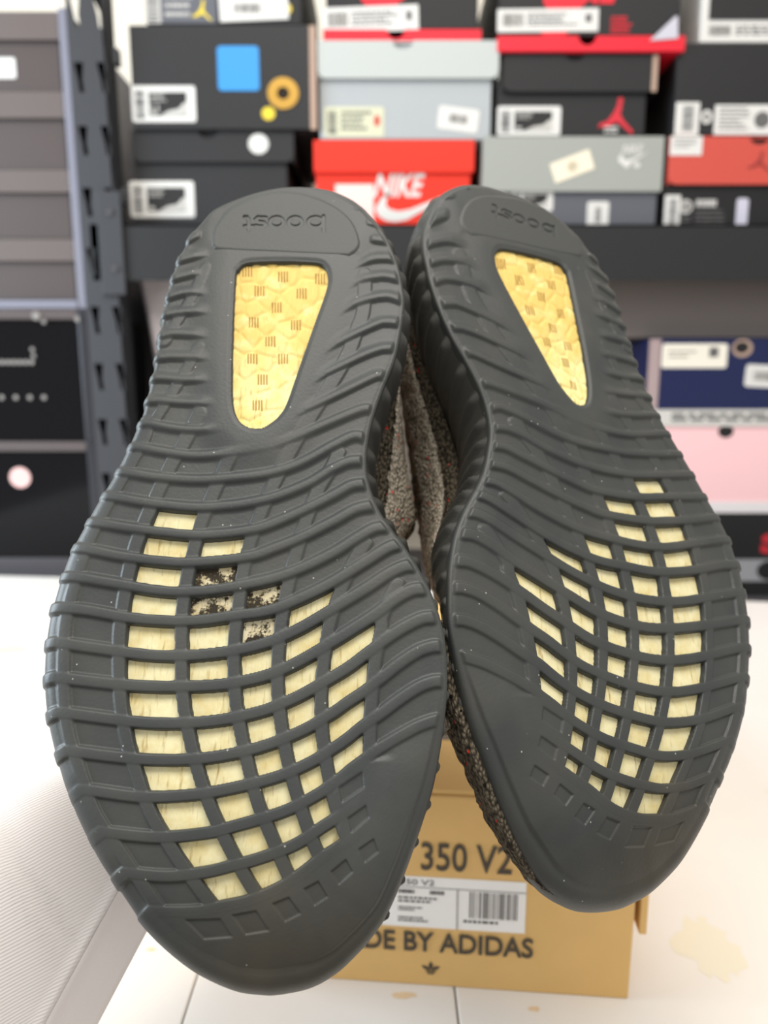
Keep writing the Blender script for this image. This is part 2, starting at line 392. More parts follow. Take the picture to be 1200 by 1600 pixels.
# rings and rays of the sheet
ol = catmull(OUTL, 16, True)
seg = np.r_[0, np.cumsum(np.linalg.norm(np.diff(np.vstack([ol, ol[:1]]), axis=0), axis=1))]
NT, NR = 1560, 150
sq = np.linspace(0, seg[-1], NT, endpoint=False)
olc = np.vstack([ol, ol[:1]])
OUT = np.c_[np.interp(sq, seg, olc[:, 0]), np.interp(sq, seg, olc[:, 1])]
tg = np.roll(OUT, -4, 0)-np.roll(OUT, 4, 0); tg /= np.linalg.norm(tg, axis=1)[:, None]
NRM = np.c_[-tg[:, 1], tg[:, 0]]
if ((NRM*(OUT-OUT.mean(0))).sum(1)).mean() < 0: NRM = -NRM
nx, ny = NRM[:, 0], NRM[:, 1]
latw = np.clip(-nx, 0, 1)**2; medw = np.clip(nx, 0, 1)**2; toew = np.clip(ny, 0, 1)**2; heelw = np.clip(-ny, 0, 1)**2
latfore = sstep(560, 820, OUT[:, 1])
SHR = latw*(9+12*latfore)+medw*(3.5+8*sstep(1050, 1250, OUT[:, 1]))+toew*34*sstep(1100, 1300, OUT[:, 1])+heelw*8
for _ in range(30): SHR = (np.roll(SHR, 1)+SHR+np.roll(SHR, -1))/3
RIM = OUT-NRM*SHR[:, None]
S0, S1 = np.array([447., 420.]), np.array([402., 1290.])
ts = np.clip(((RIM-S0)@(S1-S0))/((S1-S0)@(S1-S0)), 0, 1)
SP = S0+ts[:, None]*(S1-S0)
rr = np.linspace(0, 1, NR)
PX = SP[:, None, :]+(RIM-SP)[:, None, :]*rr[None, :, None]
HT = tread(PX[..., 0].ravel(), PX[..., 1].ravel()).reshape(NT, NR)
dist_e = (1-rr)[None, :]*np.linalg.norm(RIM-SP, axis=1)[:, None]
_k = 1-np.clip(medw*1.3, 0, 1)[:, None]*(1-sstep(0, 6, dist_e))
HT = np.where(HT > 0, HT*_k, HT)
DROPS = [(latw*.0006*latfore, 34), (toew*.0034*sstep(1250, 1450, OUT[:, 1]), 120), (medw*sstep(1080, 1260, OUT[:, 1])*.0016, 60), (heelw*.0012, 50)]
drop = sum(A_[:, None]*np.clip(1-dist_e/W_, 0, 1)**2 for A_, W_ in DROPS)
PHI0 = np.arctan(sum(2*A_/(W_*1.9e-4) for A_, W_ in DROPS))
for _ in range(20): PHI0 = (np.roll(PHI0, 1)+PHI0+np.roll(PHI0, -1))/3

# ---- poses of the two soles
def rotv(v):
    v = np.array(v, float); t = np.linalg.norm(v); k = v/t
    K = np.array([[0, -k[2], k[1]], [k[2], 0, -k[0]], [-k[1], k[0], 0]]); return np.eye(3)+math.sin(t)*K+(1-math.cos(t))*K@K
def bend(v): return -TOE_K*np.clip(v-.045*SC, 0, None)**2
SC = 1.05; TOE_K = 4.0/SC
A_TILT = .40
AL = np.array([[1, 0, 0], [0, math.cos(A_TILT), -math.sin(A_TILT)]]).T
B_YAW = -.007
_Ry = np.array([[math.cos(B_YAW), 0, math.sin(B_YAW)], [0, 1, 0], [-math.sin(B_YAW), 0, math.cos(B_YAW)]])
_u, _v = _Ry@AL[:, 0], _Ry@AL[:, 1]
def frm(u, v): return np.array([u, v, -np.cross(u, v)]).T
AL = frm(_u, _v)
OLC = np.array([(400-CX)/F, (950-CY)/F, 1])*.2*SC
A0 = np.array([[1, 0, 0], [0, 1, 0], [0, 0, -1.]])
AR = A0@rotv((.417, .358, -.009))
ORC = np.array([.068, .015, .221])*SC*1.05
def pix2local(p, A, o):
    d = np.c_[(p[:, 0]-CX)/F, (p[:, 1]-CY)/F, np.ones(len(p))]
    w_ = np.zeros(len(p)); dn = d@A[:, 2]; on = o@A[:, 2]
    for _ in range(14):
        t = (w_+on)/dn; uv = (d*t[:, None]-o)@A[:, :2]; w_ = bend(uv[:, 1])
    return np.c_[uv, w_]
def local2pix(l, A, o):
    X = l@A.T+o; return np.c_[X[:, 0]/X[:, 2]*F+CX, X[:, 1]/X[:, 2]*F+CY]
PAIRS = np.array([(274,816,1016,763),(259,860,1033,799),(249,902,1049,837),(241,950,1060,877),(237,1000,1070,919),(236,1050,1074,961),(240,1104,1076,1007),(251,1160,1074,1056),(265,1217,1068,1105),(288,1276,1055,1157),(317,1332,1037,1207),(353,1387,1018,1257),
(346,860,972,796),(336,903,989,835),(329,951,1000,877),(325,1000,1010,919),(326,1050,1015,963),(330,1103,1017,1010),(339,1155,1015,1055),(351,1210,1009,1104),(367,1265,1000,1152),(394,1319,985,1199),(418,1370,968,1247),
(411,936,938,861),(404,987,952,906),(401,1038,961,950),(403,1090,965,997),(408,1143,965,1044),(418,1195,961,1090),(431,1247,953,1136),(449,1297,943,1184),(470,1347,933,1228),
(485,951,885,874),(473,1010,902,922),(469,1063,912,973),(469,1116,915,1023),(476,1169,915,1067),(485,1219,910,1113),(499,1269,904,1158),(515,1316,894,1203),
(550,1014,840,925),(544,1070,853,977),(543,1126,861,1030),(545,1178,864,1080),
(512,425,772,400),(372,422,882,423),(366,648,918,621),(435,650,882,611),(562,389,717,352),(332,389,907,400)], float)
ROUT = [(715,287),(696,297),(673,316),(661,345),(659,366),(669,423),(684,477),(711,534),(742,588),(761,638),(767,676),(764,700),(754,745),(736,780),(721,810),(710,845),(704,893),(703,953),(706,1000),(723,1061),(745,1130),(771,1195),(801,1269),(832,1329),(866,1386),(897,1412),(944,1423),(992,1414),(1040,1386),(1079,1342),(1109,1286),(1133,1225),(1152,1169),(1167,1113),(1176,1061),(1179,1013),(1178,966),(1168,906),(1148,841),(1128,806),(1107,769),(1089,739),(1070,706),(1050,676),(1033,649),(1018,615),(1006,592),(991,554),(979,515),(968,481),(953,442),(930,404),(891,354),(861,327),(815,304),(765,289),(734,285)]
def rigid(p):
    l = pix2local(p, AL, OLC); l[:, 0] *= -1; return local2pix(l, AR, ORC)
rd = catmull(ROUT, 20, True)
_b = np.array(OUTL, float); _pb = rigid(_b)
_near = np.array([rd[np.argmin(((rd-q)**2).sum(1))] for q in _pb])
CTL = np.vstack([PAIRS[:, :2], _b]); RESI = np.vstack([PAIRS[:, 2:]-rigid(PAIRS[:, :2]), _near-_pb])
def _U(d2): return .5*d2*np.log(d2+1e-9)
_n = len(CTL); _c = CTL/500.
_K = _U(((_c[:, None]-_c[None])**2).sum(2))+np.eye(_n)*.004
_Pm = np.c_[np.ones(_n), _c]
_W = np.linalg.solve(np.block([[_K, _Pm], [_Pm.T, np.zeros((3, 3))]]), np.vstack([RESI, np.zeros((3, 2))]))
def warp(p):
    out = np.empty_like(p)
    for i in range(0, len(p), 40000):
        q = p[i:i+40000]/500.
        out[i:i+40000] = _U(((q[:, None]-_c[None])**2).sum(2))@_W[:_n]+np.c_[np.ones(len(q)), q]@_W[_n:]
    return rigid(p)+out
C2W = np.array([CR, CD, CF]).T
def make_sneaker(right, label):
    A, o = (AR, ORC) if right else (AL, OLC)
    to_local = (lambda p: pix2local(warp(np.asarray(p, float)), A, o)) if right else (lambda p: pix2local(np.asarray(p, float), A, o))
    root = empty('sneaker', (0, 0, 0), label, 'shoe', 'pair of worn grey sneakers held up soles first')
    M = np.eye(4); M[:3, :3] = C2W@A; M[:3, 3] = CO+C2W@o
    root.matrix_world = Matrix(M.tolist())
    rub = MATS['worn_rubber']
    # outsole: tread sheet and rolled edge
    L3 = to_local(PX.reshape(-1, 2)).reshape(NT, NR, 3)
    base = L3.copy(); L3[..., 2] += HT-drop
    edge = base[:, -1, :].copy(); edge[:, 2] -= drop[:, -1]
    inn = to_local(SP); outw = edge[:, :2]-inn[:, :2]
    t2 = np.roll(edge, -5, 0)[:, :2]-np.roll(edge, 5, 0)[:, :2]
    n2 = np.c_[-t2[:, 1], t2[:, 0]]; n2 /= np.linalg.norm(n2, axis=1)[:, None]
    n2 *= np.sign((n2*outw).sum(1))[:, None]
    for _ in range(6): n2 = np.roll(n2, 1, 0)+n2+np.roll(n2, -1, 0); n2 /= np.linalg.norm(n2, axis=1)[:, None]
    rf = (SHR*.2/F*1.05+.0004)
    hE = HT[:, -1]
    arc = []
    s0, c0 = np.sin(PHI0), np.cos(PHI0); ra = rf/(1-s0)
    for f_ in np.linspace(0, 1, 11)[1:]:
        ph = PHI0+(math.pi/2-PHI0)*f_
        d = ra*(np.sin(ph)-s0)+hE*np.sin(ph)*.6; z = -ra*(c0-np.cos(ph))+hE*np.cos(ph)
        arc.append(np.c_[edge[:, :2]+n2*d[:, None], edge[:, 2]+z])
    for k in (.0008, .0018, .003):
        d = rf+hE*.6*(1-k/.003); arc.append(np.c_[edge[:, :2]+n2*d[:, None], edge[:, 2]-ra*c0-k])
    G = np.concatenate([L3, np.stack(arc, 1)], 1); nr = G.shape[1]
    idx = np.arange(NT*nr).reshape(NT, nr)
    Q = np.stack([idx[:, :-1], idx[:, 1:], np.roll(idx, -1, 0)[:, 1:], np.roll(idx, -1, 0)[:, :-1]], -1).reshape(-1, 4)
    hh = np.concatenate([HT, np.zeros((NT, nr-NR))], 1).ravel()
    Q = Q[~(hh[Q] < -.0030).all(1)]
    if not right: Q = Q[:, ::-1]
    outs = mesh_np('outsole', G.reshape(-1, 3), Q, rub, root)
    bm = bmesh.new(); bm.from_mesh(outs.data); bmesh.ops.remove_doubles(bm, verts=bm.verts, dist=2e-6); bm.to_mesh(outs.data); bm.free()
    # foam seen through the openings
    fc, fd = MATS['midsole_foam'], MATS['dirty_foam']
    for c, (r0, r1) in WIN.items():
        for r in range(r0, r1+1):
            def corner(ri, si):
                y = np.mean(RIBF[ri][1])
                for _ in range(40):
                    x = np.interp(y, *STRF[si]); y = np.interp(x, *RIBF[ri])
                return np.array([x, y])
            q = [corner(r, c), corner(r, c+1), corner(r+1, c+1), corner(r+1, c)]
            a, b = np.meshgrid(np.linspace(0, 1, 9), np.linspace(0, 1, 6))
            p = ((1-a)*(1-b))[..., None]*q[0]+(a*(1-b))[..., None]*q[1]+(a*b)[..., None]*q[2]+((1-a)*b)[..., None]*q[3]
            l = to_local(p.reshape(-1, 2)); rs = np.random.RandomState(r*7+c)
            l[:, 2] += -.0013+rs.uniform(-.0001, .0001, len(l))
            ii = np.arange(54).reshape(6, 9); qq = np.stack([ii[:-1, :-1], ii[:-1, 1:], ii[1:, 1:], ii[1:, :-1]], -1).reshape(-1, 4)
            mesh_np('foam_window', l, qq, fd if (not right and (r, c) in DIRTY) else fc, root)
    # pebbled heel foam with printed ticks
    gx, gy = np.meshgrid(np.arange(358, 520, 1.6), np.arange(406, 678, 1.6))
    rs = np.random.RandomState(5); cc = []
    while len(cc) < 60:
        q = np.array([rs.uniform(355, 522), rs.uniform(402, 680)])
        if all((q-k)@(q-k) > 20**2 for k in cc): cc.append(q)
        elif rs.rand() < .004: cc.append(q)
    cc = np.array(cc)
    def peb(x, y):
        d = np.sort(np.sqrt((x[..., None]-cc[:, 0])**2+(y[..., None]-cc[:, 1])**2), -1)
        return .00045*sstep(-2, 9, d[..., 1]-d[..., 0])*(.55+.45*np.sqrt(np.clip(1-(d[..., 0]/22)**2, 0, 1)))
    hz = -.0009+peb(gx, gy)
    l = to_local(np.c_[gx.ravel(), gy.ravel()]); l[:, 2] += hz.ravel()
    keep = (poly_sd(HW_D, gx, gy) > -7).ravel()
    ii = np.arange(gx.size).reshape(gx.shape); qq = np.stack([ii[:-1, :-1], ii[:-1, 1:], ii[1:, 1:], ii[1:, :-1]], -1).reshape(-1, 4)
    qq = qq[keep[qq].all(1)]
    hf = mesh_np('heel_foam', l, qq, MATS['heel_foam'], root); hf['label'] = 'yellowed pebbled foam behind the heel opening'
    V, Q2 = [], []
    for (mx, my) in [(386,423),(442,431),(500,434),(405,453),(471,457),(432,479),(396,502),(462,506),(422,532),(394,559),(442,559),(410,592),(402,632)]:
        for k in range(4):
            bx = mx-6.6+k*4.4; b0 = len(V); tt = np.linspace(0, 1, 7)
            for t in tt: V += [(bx-1.1, my-8+16*t), (bx+1.1, my-8+16*t)]
            Q2 += [(b0+2*i, b0+2*i+1, b0+2*i+3, b0+2*i+2) for i in range(6)]
    V = np.array(V); l = to_local(V); l[:, 2] += -.0009+peb(V[:, 0], V[:, 1])+.00010
    mesh_np('printed_ticks', l, np.array(Q2), MATS['foam_print'], hf)
    # heel patch with sunk lettering
    PP = catmull([(331,383),(334,362),(353,335),(380,318),(415,306),(453,303),(491,311),(526,327),(549,347),(561,371),(562,389),(549,402),(533,404),(440,400),(346,395),(334,390)], 6, True)
    gx, gy = np.meshgrid(np.arange(322, 572, .85), np.arange(296, 412, .85))
    sd = poly_sd(PP, gx, gy)
    hp = .0005+.0009*sstep(-3, 5, sd)
    def stroke(pts):
        d = np.full(gx.shape, 1e9)
        for a, b in zip(pts[:-1], pts[1:]):
            a, b = np.array(a, float), np.array(b, float); e = b-a; t = np.clip(((X-a[0])*e[0]+(gy-a[1])*e[1])/(e@e), 0, 1)
            d = np.minimum(d, np.hypot(X-a[0]-t*e[0], gy-a[1]-t*e[1]))
        return d
    X = (895-gx) if right else gx
    ell = lambda cx, cy, rx, ry: [(cx+rx*math.cos(k*math.pi/10), cy+ry*math.sin(k*math.pi/10)) for k in range(21)]
    ST = [[(506,342),(506,365)], ell(493.5,351,11.5,7.6), ell(462,351,10.5,7.6), ell(433,351,10.5,7.6), [(400,357),(413,358),(416.5,355),(413,351.5),(404,350.5),(400,347),(404,343.5),(417,344.5)], [(383,343.2),(387,343.2),(389.5,346),(389.5,364)], [(383,357.5),(395.5,357.5)]]
    ds = np.min([stroke(s) for s in ST], 0)
    hp -= .0014*(1-sstep(1.5, 2.9, ds))
    l = to_local(np.c_[gx.ravel(), gy.ravel()]); l[:, 2] += hp.ravel()
    keep = (sd > -3.5).ravel(); ii = np.arange(gx.size).reshape(gx.shape)
    qq = np.stack([ii[:-1, :-1], ii[:-1, 1:], ii[1:, 1:], ii[1:, :-1]], -1).reshape(-1, 4); qq = qq[keep[qq].all(1)]
    hp_o = mesh_np('heel_patch', l, qq, MATS['heel_patch_rubber'], root); hp_o['label'] = 'raised heel patch with sunk lettering upside down'
    # side wall with its own ribs
    sub = slice(0, NT, 2); E2 = edge[sub]; N2 = n2[sub]; R2 = rf[sub]; RZ = (ra*c0)[sub]; O2 = OUT[sub]; nt2 = len(E2)
    ws = seg[-1]; s_pos = sq[sub]
    kn = []
    for lst, side in (([386,414,442,470,500,532,566,600,634,668,704,740,780,821,862,904,953,1004,1058,1112,1172,1232,1296,1361,1420], -1), ([330,352,378,404,434,468,504,544,588,638,684,724,760,794,824,854,888,924,970,1016,1068,1122,1180,1240,1300,1360,1415], 1)):
        for y_ in lst:
            j = np.argmin(np.abs(OUT[:, 1]-(y_+ (12 if side < 0 else 13)))+1e4*((NRM[:, 0]*side) < .05)); kn.append(sq[j])
    for sx in range(350, 530, 22):
        j = np.argmin(np.abs(OUT[:, 0]-sx)+1e4*(NRM[:, 1] > -.6)); kn.append(sq[j])
    kn = np.array(kn)
    yy = O2[:, 1]
    HW = .027+.010*np.exp(-((yy-690)/150)**2)-.019*(sstep(905, 1060, yy) if right else sstep(830, 1010, yy))
    tl = np.linspace(0, 1, 26)
    rings = []
    sgn = np.where(NRM[sub][:, 0] < 0, 1, -1)          # outline runs toe-wards on the outer side, heel-wards on the inner
    for t in tl:
        dd = np.abs(s_pos[:, None]+ (sgn*-60*t**1.2*HW/.03)[:, None]-kn[None]); dd = np.minimum(dd, ws-dd).min(1)
        pill = np.exp(-(dd/7.5)**4)*sstep(-.02, .10, t-.02)*(.0026*np.exp(-t*3)+.0005)*np.clip(HW/.028, .5, 1)
        wid = .0024*math.sin(math.pi*min(1, t*1.1))*(HW/.03)-.004*t**2*(HW/.03)
        dist_ = R2-.0006+wid+pill
        rings.append(np.c_[E2[:, :2]+N2*dist_[:, None], E2[:, 2]-RZ-.0004-t*(HW-RZ)])
    rings.append(np.c_[E2[:, :2]+N2*(R2-.009)[:, None], E2[:, 2]-HW-.0015])
    G = np.stack(rings, 1); nr = G.shape[1]; idx = np.arange(nt2*nr).reshape(nt2, nr)
    Q = np.stack([idx[:, :-1], idx[:, 1:], np.roll(idx, -1, 0)[:, 1:], np.roll(idx, -1, 0)[:, :-1]], -1).reshape(-1, 4)
    mesh_np('sidewall', G.reshape(-1, 3), Q if right else Q[:, ::-1], MATS['sidewall_rubber'], root)
    # knitted upper, stripe band
    sub = slice(0, NT, 6); E3 = edge[sub]; N3 = n2[sub]; O3 = OUT[sub]; n3 = len(E3); yy = O3[:, 1]
    HW3 = .027+.010*np.exp(-((yy-690)/150)**2)-.019*(sstep(905, 1060, yy) if right else sstep(830, 1010, yy))
    medial = (N3[:, 0]*(-1 if right else 1) > 0).astype(float)
    for _ in range(6): medial = (np.roll(medial, 1)+medial+np.roll(medial, -1))/3
    q0 = E3[:, :2]+N3*(-.0015+(.0068 if right else -.004)*sstep(1000, 1150, yy))[:, None]
    bulge = medial*((.012 if right else .029)*np.exp(-((yy-690)/140)**2)-.004*np.exp(-((yy-950)/95)**2))
    q0 = q0-N3*(medial*(.0108 if right else .0012)*np.exp(-((yy-960)/66)**2))[:, None]
    vv = q0[:, 1]
    spl = to_local(SP[sub]); vs_ = spl[:, 1]
    crest = np.interp(vs_, np.array([-.16, -.12, -.06, -.03, 0, .03, .06, .085])*SC, np.array([.105, .098, .100, .104, .088, .070, .056, .048])*SC)
    lat_sign = 1 if right else -1
    lean = .012*lat_sign
    opn = sstep(-.015, -.045, vs_)*sstep(-.165, -.14, vs_)      # ankle opening
    phm = math.pi/2*(1-.36*opn)
    kz = np.linspace(0, 1, 24)
    rows = []
    for t in kz:
        ph = phm*t
        sq_ = np.cos(ph)**.85
        wz = -HW3+.004-(crest-HW3+.004)*np.sin(ph)
        pos = spl[:, :2]+(q0-spl[:, :2])*sq_[:, None]
        pos = pos+N3*(bulge*np.sin(np.minimum(ph*2.6, math.pi))**.8)[:, None]
        pos[:, 0] += lean*np.sin(ph)**1.3
        wr = .0007*np.sin(vv*900+t*9)*math.sin(math.pi*t); pos = pos+N3*(np.random.RandomState(int(t*99)).uniform(-.0006, .0006, n3)*(0 if t == 0 else 1))[:, None]
        rows.append(np.c_[pos, E3[:, 2]*(1-t)+spl[:, 2]*t+wz+wr])
    G = np.stack(rows, 1); idx = np.arange(n3*24).reshape(n3, 24)
    Q = np.stack([idx[:, :-1], idx[:, 1:], np.roll(idx, -1, 0)[:, 1:], np.roll(idx, -1, 0)[:, :-1]], -1).reshape(-1, 4)
    up = mesh_np('upper', G.reshape(-1, 3), Q if right else Q[:, ::-1], MATS['dark_knit'], root)
    so = up.modifiers.new('cloth', 'SOLIDIFY'); so.thickness = .003; so.offset = -1
    up['label'] = 'dark olive knitted upper with red flecks'
    for side in (-1, 1):
        msk = (np.sign(N3[:, 0]) == side) & (yy > 400) & (yy < 1230)
        ids = np.where(msk)[0]
        # contiguous run
        brk = np.where(np.diff(ids) > 1)[0]
        if len(brk): ids = max(np.split(ids, brk+1), key=len)
        a0, a1 = (3, 9) if side*lat_sign > 0 else (2, 8)
        cen = np.array([0, .02, -.05]); sub_g = G[ids][:, a0:a1+1].copy()
        off = sub_g-np.stack([np.zeros_like(sub_g[..., 0]), sub_g[..., 1], np.full_like(sub_g[..., 0], -.045)], -1)
        off /= np.linalg.norm(off, axis=-1, keepdims=True); sub_g += off*.0009
        m_, k_ = sub_g.shape[:2]; ii = np.arange(m_*k_).reshape(m_, k_)
        qq = np.stack([ii[:-1, :-1], ii[:-1, 1:], ii[1:, 1:], ii[1:, :-1]], -1).reshape(-1, 4)
        sb = mesh_np('side_stripe', sub_g.reshape(-1, 3), qq, MATS['light_knit'], root); sb['label'] = 'light grey knitted band with red flecks'
        s2 = sb.modifiers.new('cloth', 'SOLIDIFY'); s2.thickness = .0012; s2.offset = 0
    return root
rubber_mat()
mat('heel_patch_rubber', (66, 68, 66), rough=.5, bump=.1, bscale=900)
mat('sidewall_rubber', (66, 66, 62), rough=.42, noise=.15, nscale=40, bump=.06, bscale=600)
foam_mat('midsole_foam', (243, 235, 190), (228, 211, 150), 0)
foam_mat('dirty_foam', (232, 222, 188), (196, 178, 132), .54)
foam_mat('heel_foam', (250, 238, 172), (238, 214, 124), 0)
nt, N, L, b = nodes(MATS['heel_foam'])
_src = b.inputs['Base Color'].links[0].from_socket
tc = N('ShaderNodeTexCoord'); sp_ = N('ShaderNodeSeparateXYZ'); L(tc.outputs['Object'], sp_.inputs[0])
ms = N('ShaderNodeMapping'); ms.inputs['Location'].default_value = (-.012*22, .118*22, 0); ms.inputs['Scale'].default_value = (22, 22, 22)
ax = N('ShaderNodeMath', operation='ABSOLUTE'); L(sp_.outputs[0], ax.inputs[0]); cb = N('ShaderNodeCombineXYZ'); L(ax.outputs[0], cb.inputs[0]); L(sp_.outputs[1], cb.inputs[1])
L(cb.outputs[0], ms.inputs[0]); gs = N('ShaderNodeTexGradient', gradient_type='SPHERICAL'); L(ms.outputs[0], gs.inputs[0])
nn = N('ShaderNodeTexNoise', i_Scale=120.0, i_Detail=3.0); L(tc.outputs['Object'], nn.inputs['Vector'])
mm = N('ShaderNodeMath', operation='MULTIPLY'); L(gs.outputs['Fac'], mm.inputs[0]); L(ramp(N, L, nn.outputs['Fac'], .25, .6), mm.inputs[1])
L(mixc(N, L, ramp(N, L, mm.outputs[0], .05, .5), _src, srgb((236, 204, 116))), b.inputs['Base Color'])
mat('foam_print', (176, 138, 66), rough=.7)
knit_mat('dark_knit', (116, 107, 92), (58, 53, 45), .05)
knit_mat('light_knit', (208, 198, 181), (142, 133, 118), .09)
make_sneaker(False, 'left sneaker of the held pair, its tread showing several grimy foam windows')
make_sneaker(True, 'right sneaker of the held pair, turned aside with its ribbed inner wall showing')

# ------------------------------------------------------------------ ROOM
YS = 1.20;                                   # front plane of the shelving
WALLY = 1.72
Mw = mat('painted_wall', (246, 238, 222), rough=.8, noise=.02, nscale=3)
wb = MB().box((-2.6, WALLY, -.76), (2.6, WALLY+.1, 2.5)).build('wall_back', Mw); wb['kind'] = 'structure'
Mf = mat('floor_vinyl', (112, 106, 100), rough=.5, noise=.08, nscale=4)
fl = MB().box((-2.6, -1.6, -.80), (2.6, WALLY+.1, -.76)).build('floor', Mf); fl['kind'] = 'structure'

# ------------------------------------------------------------------ TABLE
Mt = mat('white_laminate', (246, 240, 232), rough=.42, spec=.4)
nt, N, L, b = nodes(Mt)
tc = N('ShaderNodeTexCoord'); n = N('ShaderNodeTexNoise', i_Scale=2.4, i_Detail=5.0, i_Roughness=.6); L(tc.outputs['Object'], n.inputs['Vector'])
c = mixc(N, L, ramp(N, L, n.outputs['Fac'], .45, .75), srgb((236, 232, 227)), srgb((228, 220, 211)))
n2 = N('ShaderNodeTexNoise', i_Scale=26.0, i_Detail=4.0); L(tc.outputs['Object'], n2.inputs['Vector'])
c = mixc(N, L, ramp(N, L, n2.outputs['Fac'], .70, .76), c, srgb((226, 205, 172)))
L(c, b.inputs['Base Color'])
tl0 = at_z(-60, 891, 0); tr0 = at_z(1260, 943, 0)
def edge_y(x): return min(1.158, tl0[1]+(x-tl0[0])*(tr0[1]-tl0[1])/(tr0[0]-tl0[0]))
tbl = empty('table', (0, .5, -.76), 'white laminate worktop table carrying the tan box', 'table')
xs = [-.95, -.097, .036, 1.0]
for i in range(3):
    x0, x1 = xs[i]+.0004, xs[i+1]-.0004
    m = MB(); y0 = .13
    top = [(x0, y0), (x1, y0), (x1, edge_y(x1)), (x0, edge_y(x0))]
    vs_ = [(x, y, z) for z in (-.028, 0) for x, y in top]
    m.add(vs_, [(3,2,1,0),(4,5,6,7),(0,1,5,4),(1,2,6,5),(2,3,7,6),(3,0,4,7)])
    m.build('panel', Mt, tbl, (0, .5, -.76), bevel=.0008)
Mm = mat('table_leg_metal', (60, 60, 62), rough=.4, metal=.8)
for x, y in ((-.9, .2), (.95, .2), (-.9, 1.0), (.95, .86)):
    MB().box((x-.02, y-.02, -.76), (x+.02, y+.02, -.028)).build('leg', Mm, tbl, (0, .5, -.76), bevel=.002)
Ms = mat('orange_stain', (230, 204, 168), rough=.6)
rs = random.Random(3)
for (px, py, r, nm) in ((632, 1555, .0042, 'streak'), (834, 1577, .0032, 'spot'), (236, 1484, .003, 'spot'), (8, 1015, .03, 'spot')):
    p = at_z(px, py, 0); m = MB(); k = 22
    ring = [(p[0]+math.cos(2*math.pi*i/k)*r*(1.6 if nm == 'streak' else 1)*rs.uniform(.7, 1.15), p[1]+math.sin(2*math.pi*i/k)*r*.5*rs.uniform(.6, 1.2)) for i in range(k)]
    m.add([(x, y, .00012) for x, y in ring]+[(p[0], p[1], .00016)], [(i, (i+1) % k, k) for i in range(k)])
    m.build('stain', Ms if r < .02 else mat('pale_stain', (244, 226, 200), rough=.5), tbl, (0, .5, -.76))['label'] = 'orange stain on the white top' if r < .02 else 'faint beige stain on the white top'
p = at_z(1105, 1480, 0); m = MB(); k = 30
m.add([(p[0]+math.cos(2*math.pi*i/k)*.017*rs.uniform(.6, 1.2), p[1]+math.sin(2*math.pi*i/k)*.022*rs.uniform(.7, 1.15), .00012) for i in range(k)]+[(p[0], p[1], .00016)], [(i, (i+1) % k, k) for i in range(k)])
m.build('stain', mat('cream_stain', (234, 227, 208), rough=.5), tbl, (0, .5, -.76))['label'] = 'pale cream smudge right of the tan box'

# ------------------------------------------------------------------ PRINT: marks on flat fronts
def quad3(P, pts, m=None):
    pass
class Face:
    """a flat front seen from -y: u to the right, v up, in metres from its lower left corner"""
    def __init__(s, o, ux, uz): s.o = np.array(o, float); s.u = np.array(ux, float); s.z = np.array(uz, float); s.n = np.cross(s.u/np.linalg.norm(s.u), s.z/np.linalg.norm(s.z))
    def p(s, a, b, d=0): return s.o+s.u*a+s.z*b+s.n*d
def flat(mb, fc, poly, d0, d1):
    """polygon in face units (0..1 both ways) raised from d0 to d1"""
    n = len(poly); tri = tessellate_polygon([[Vector((x, y, 0)) for x, y in poly]])
    vs_ = [fc.p(x, y, d1) for x, y in poly]+[fc.p(x, y, d0) for x, y in poly]
    fs = [tuple(t) for t in tri]+[(i, i+n, (i+1) % n+n, (i+1) % n) for i in range(n)]
    mb.add(vs_, fs)
def rect(a, b, c, d): return [(a, b), (c, b), (c, d), (a, d)]
def rrect(a, b, c, d, rx, ry, k=4):
    out = []
    for cx, cy, s in ((c-rx, b+ry, -90), (c-rx, d-ry, 0), (a+rx, d-ry, 90), (a+rx, b+ry, 180)):
        out += [(cx+rx*math.cos(math.radians(s+90*i/k)), cy+ry*math.sin(math.radians(s+90*i/k))) for i in range(k+1)]
    return out
def disc(cx, cy, rx, ry, k=24): return [(cx+rx*math.cos(2*math.pi*i/k), cy+ry*math.sin(2*math.pi*i/k)) for i in range(k)]
def words(mb, fc, s, a, b, c, d, dd, bold=0.0, shear=0.0):
    V, fs = text_polys(s, bold)
    mb.add([fc.p(a+(c-a)*(x+shear*y), b+(d-b)*y, dd) for x, y in V], fs)
def barcode(mb, fc, a, b, c, d, dd, seed, horiz=False):
    r = random.Random(seed); t = 0
    while t < 1:
        w_ = r.uniform(.012, .05)
        if horiz: flat(mb, fc, rect(a, b+(d-b)*t, c, b+(d-b)*min(1, t+w_)), 0, dd)
        else: flat(mb, fc, rect(a+(c-a)*t, b, a+(c-a)*min(1, t+w_), d), 0, dd)
        t += w_+r.uniform(.012, .05)
def textlines(mb, fc, a, b, c, d, n, dd, seed, fill=.55):
    r = random.Random(seed)
    for i in range(n):
        y0 = d-(d-b)*(i+fill)/n; y1 = d-(d-b)*i/n; x = a; end = a+(c-a)*r.uniform(.6, 1)
        while x < end:
            w_ = (c-a)*r.uniform(.03, .12); flat(mb, fc, rect(x, y0, min(x+w_, end), y1), 0, dd); x += w_+(c-a)*.025
Mpaper = mat('white_paper', (216, 215, 212), rough=.55)
Mink = mat('black_ink', (34, 33, 34), rough=.6)
Mgrey_ink = mat('grey_ink', (98, 97, 97), rough=.6)
Mcream = mat('cream_paper', (206, 207, 180), rough=.6)
SWOOSH = [(0.0, .42), (.04, .20), (.13, .06), (.24, .02), (.38, .08), (1.0, .98), (.42, .40), (.28, .34), (.18, .40), (.13, .52), (.14, .72), (.20, .98), (.07, .72)]
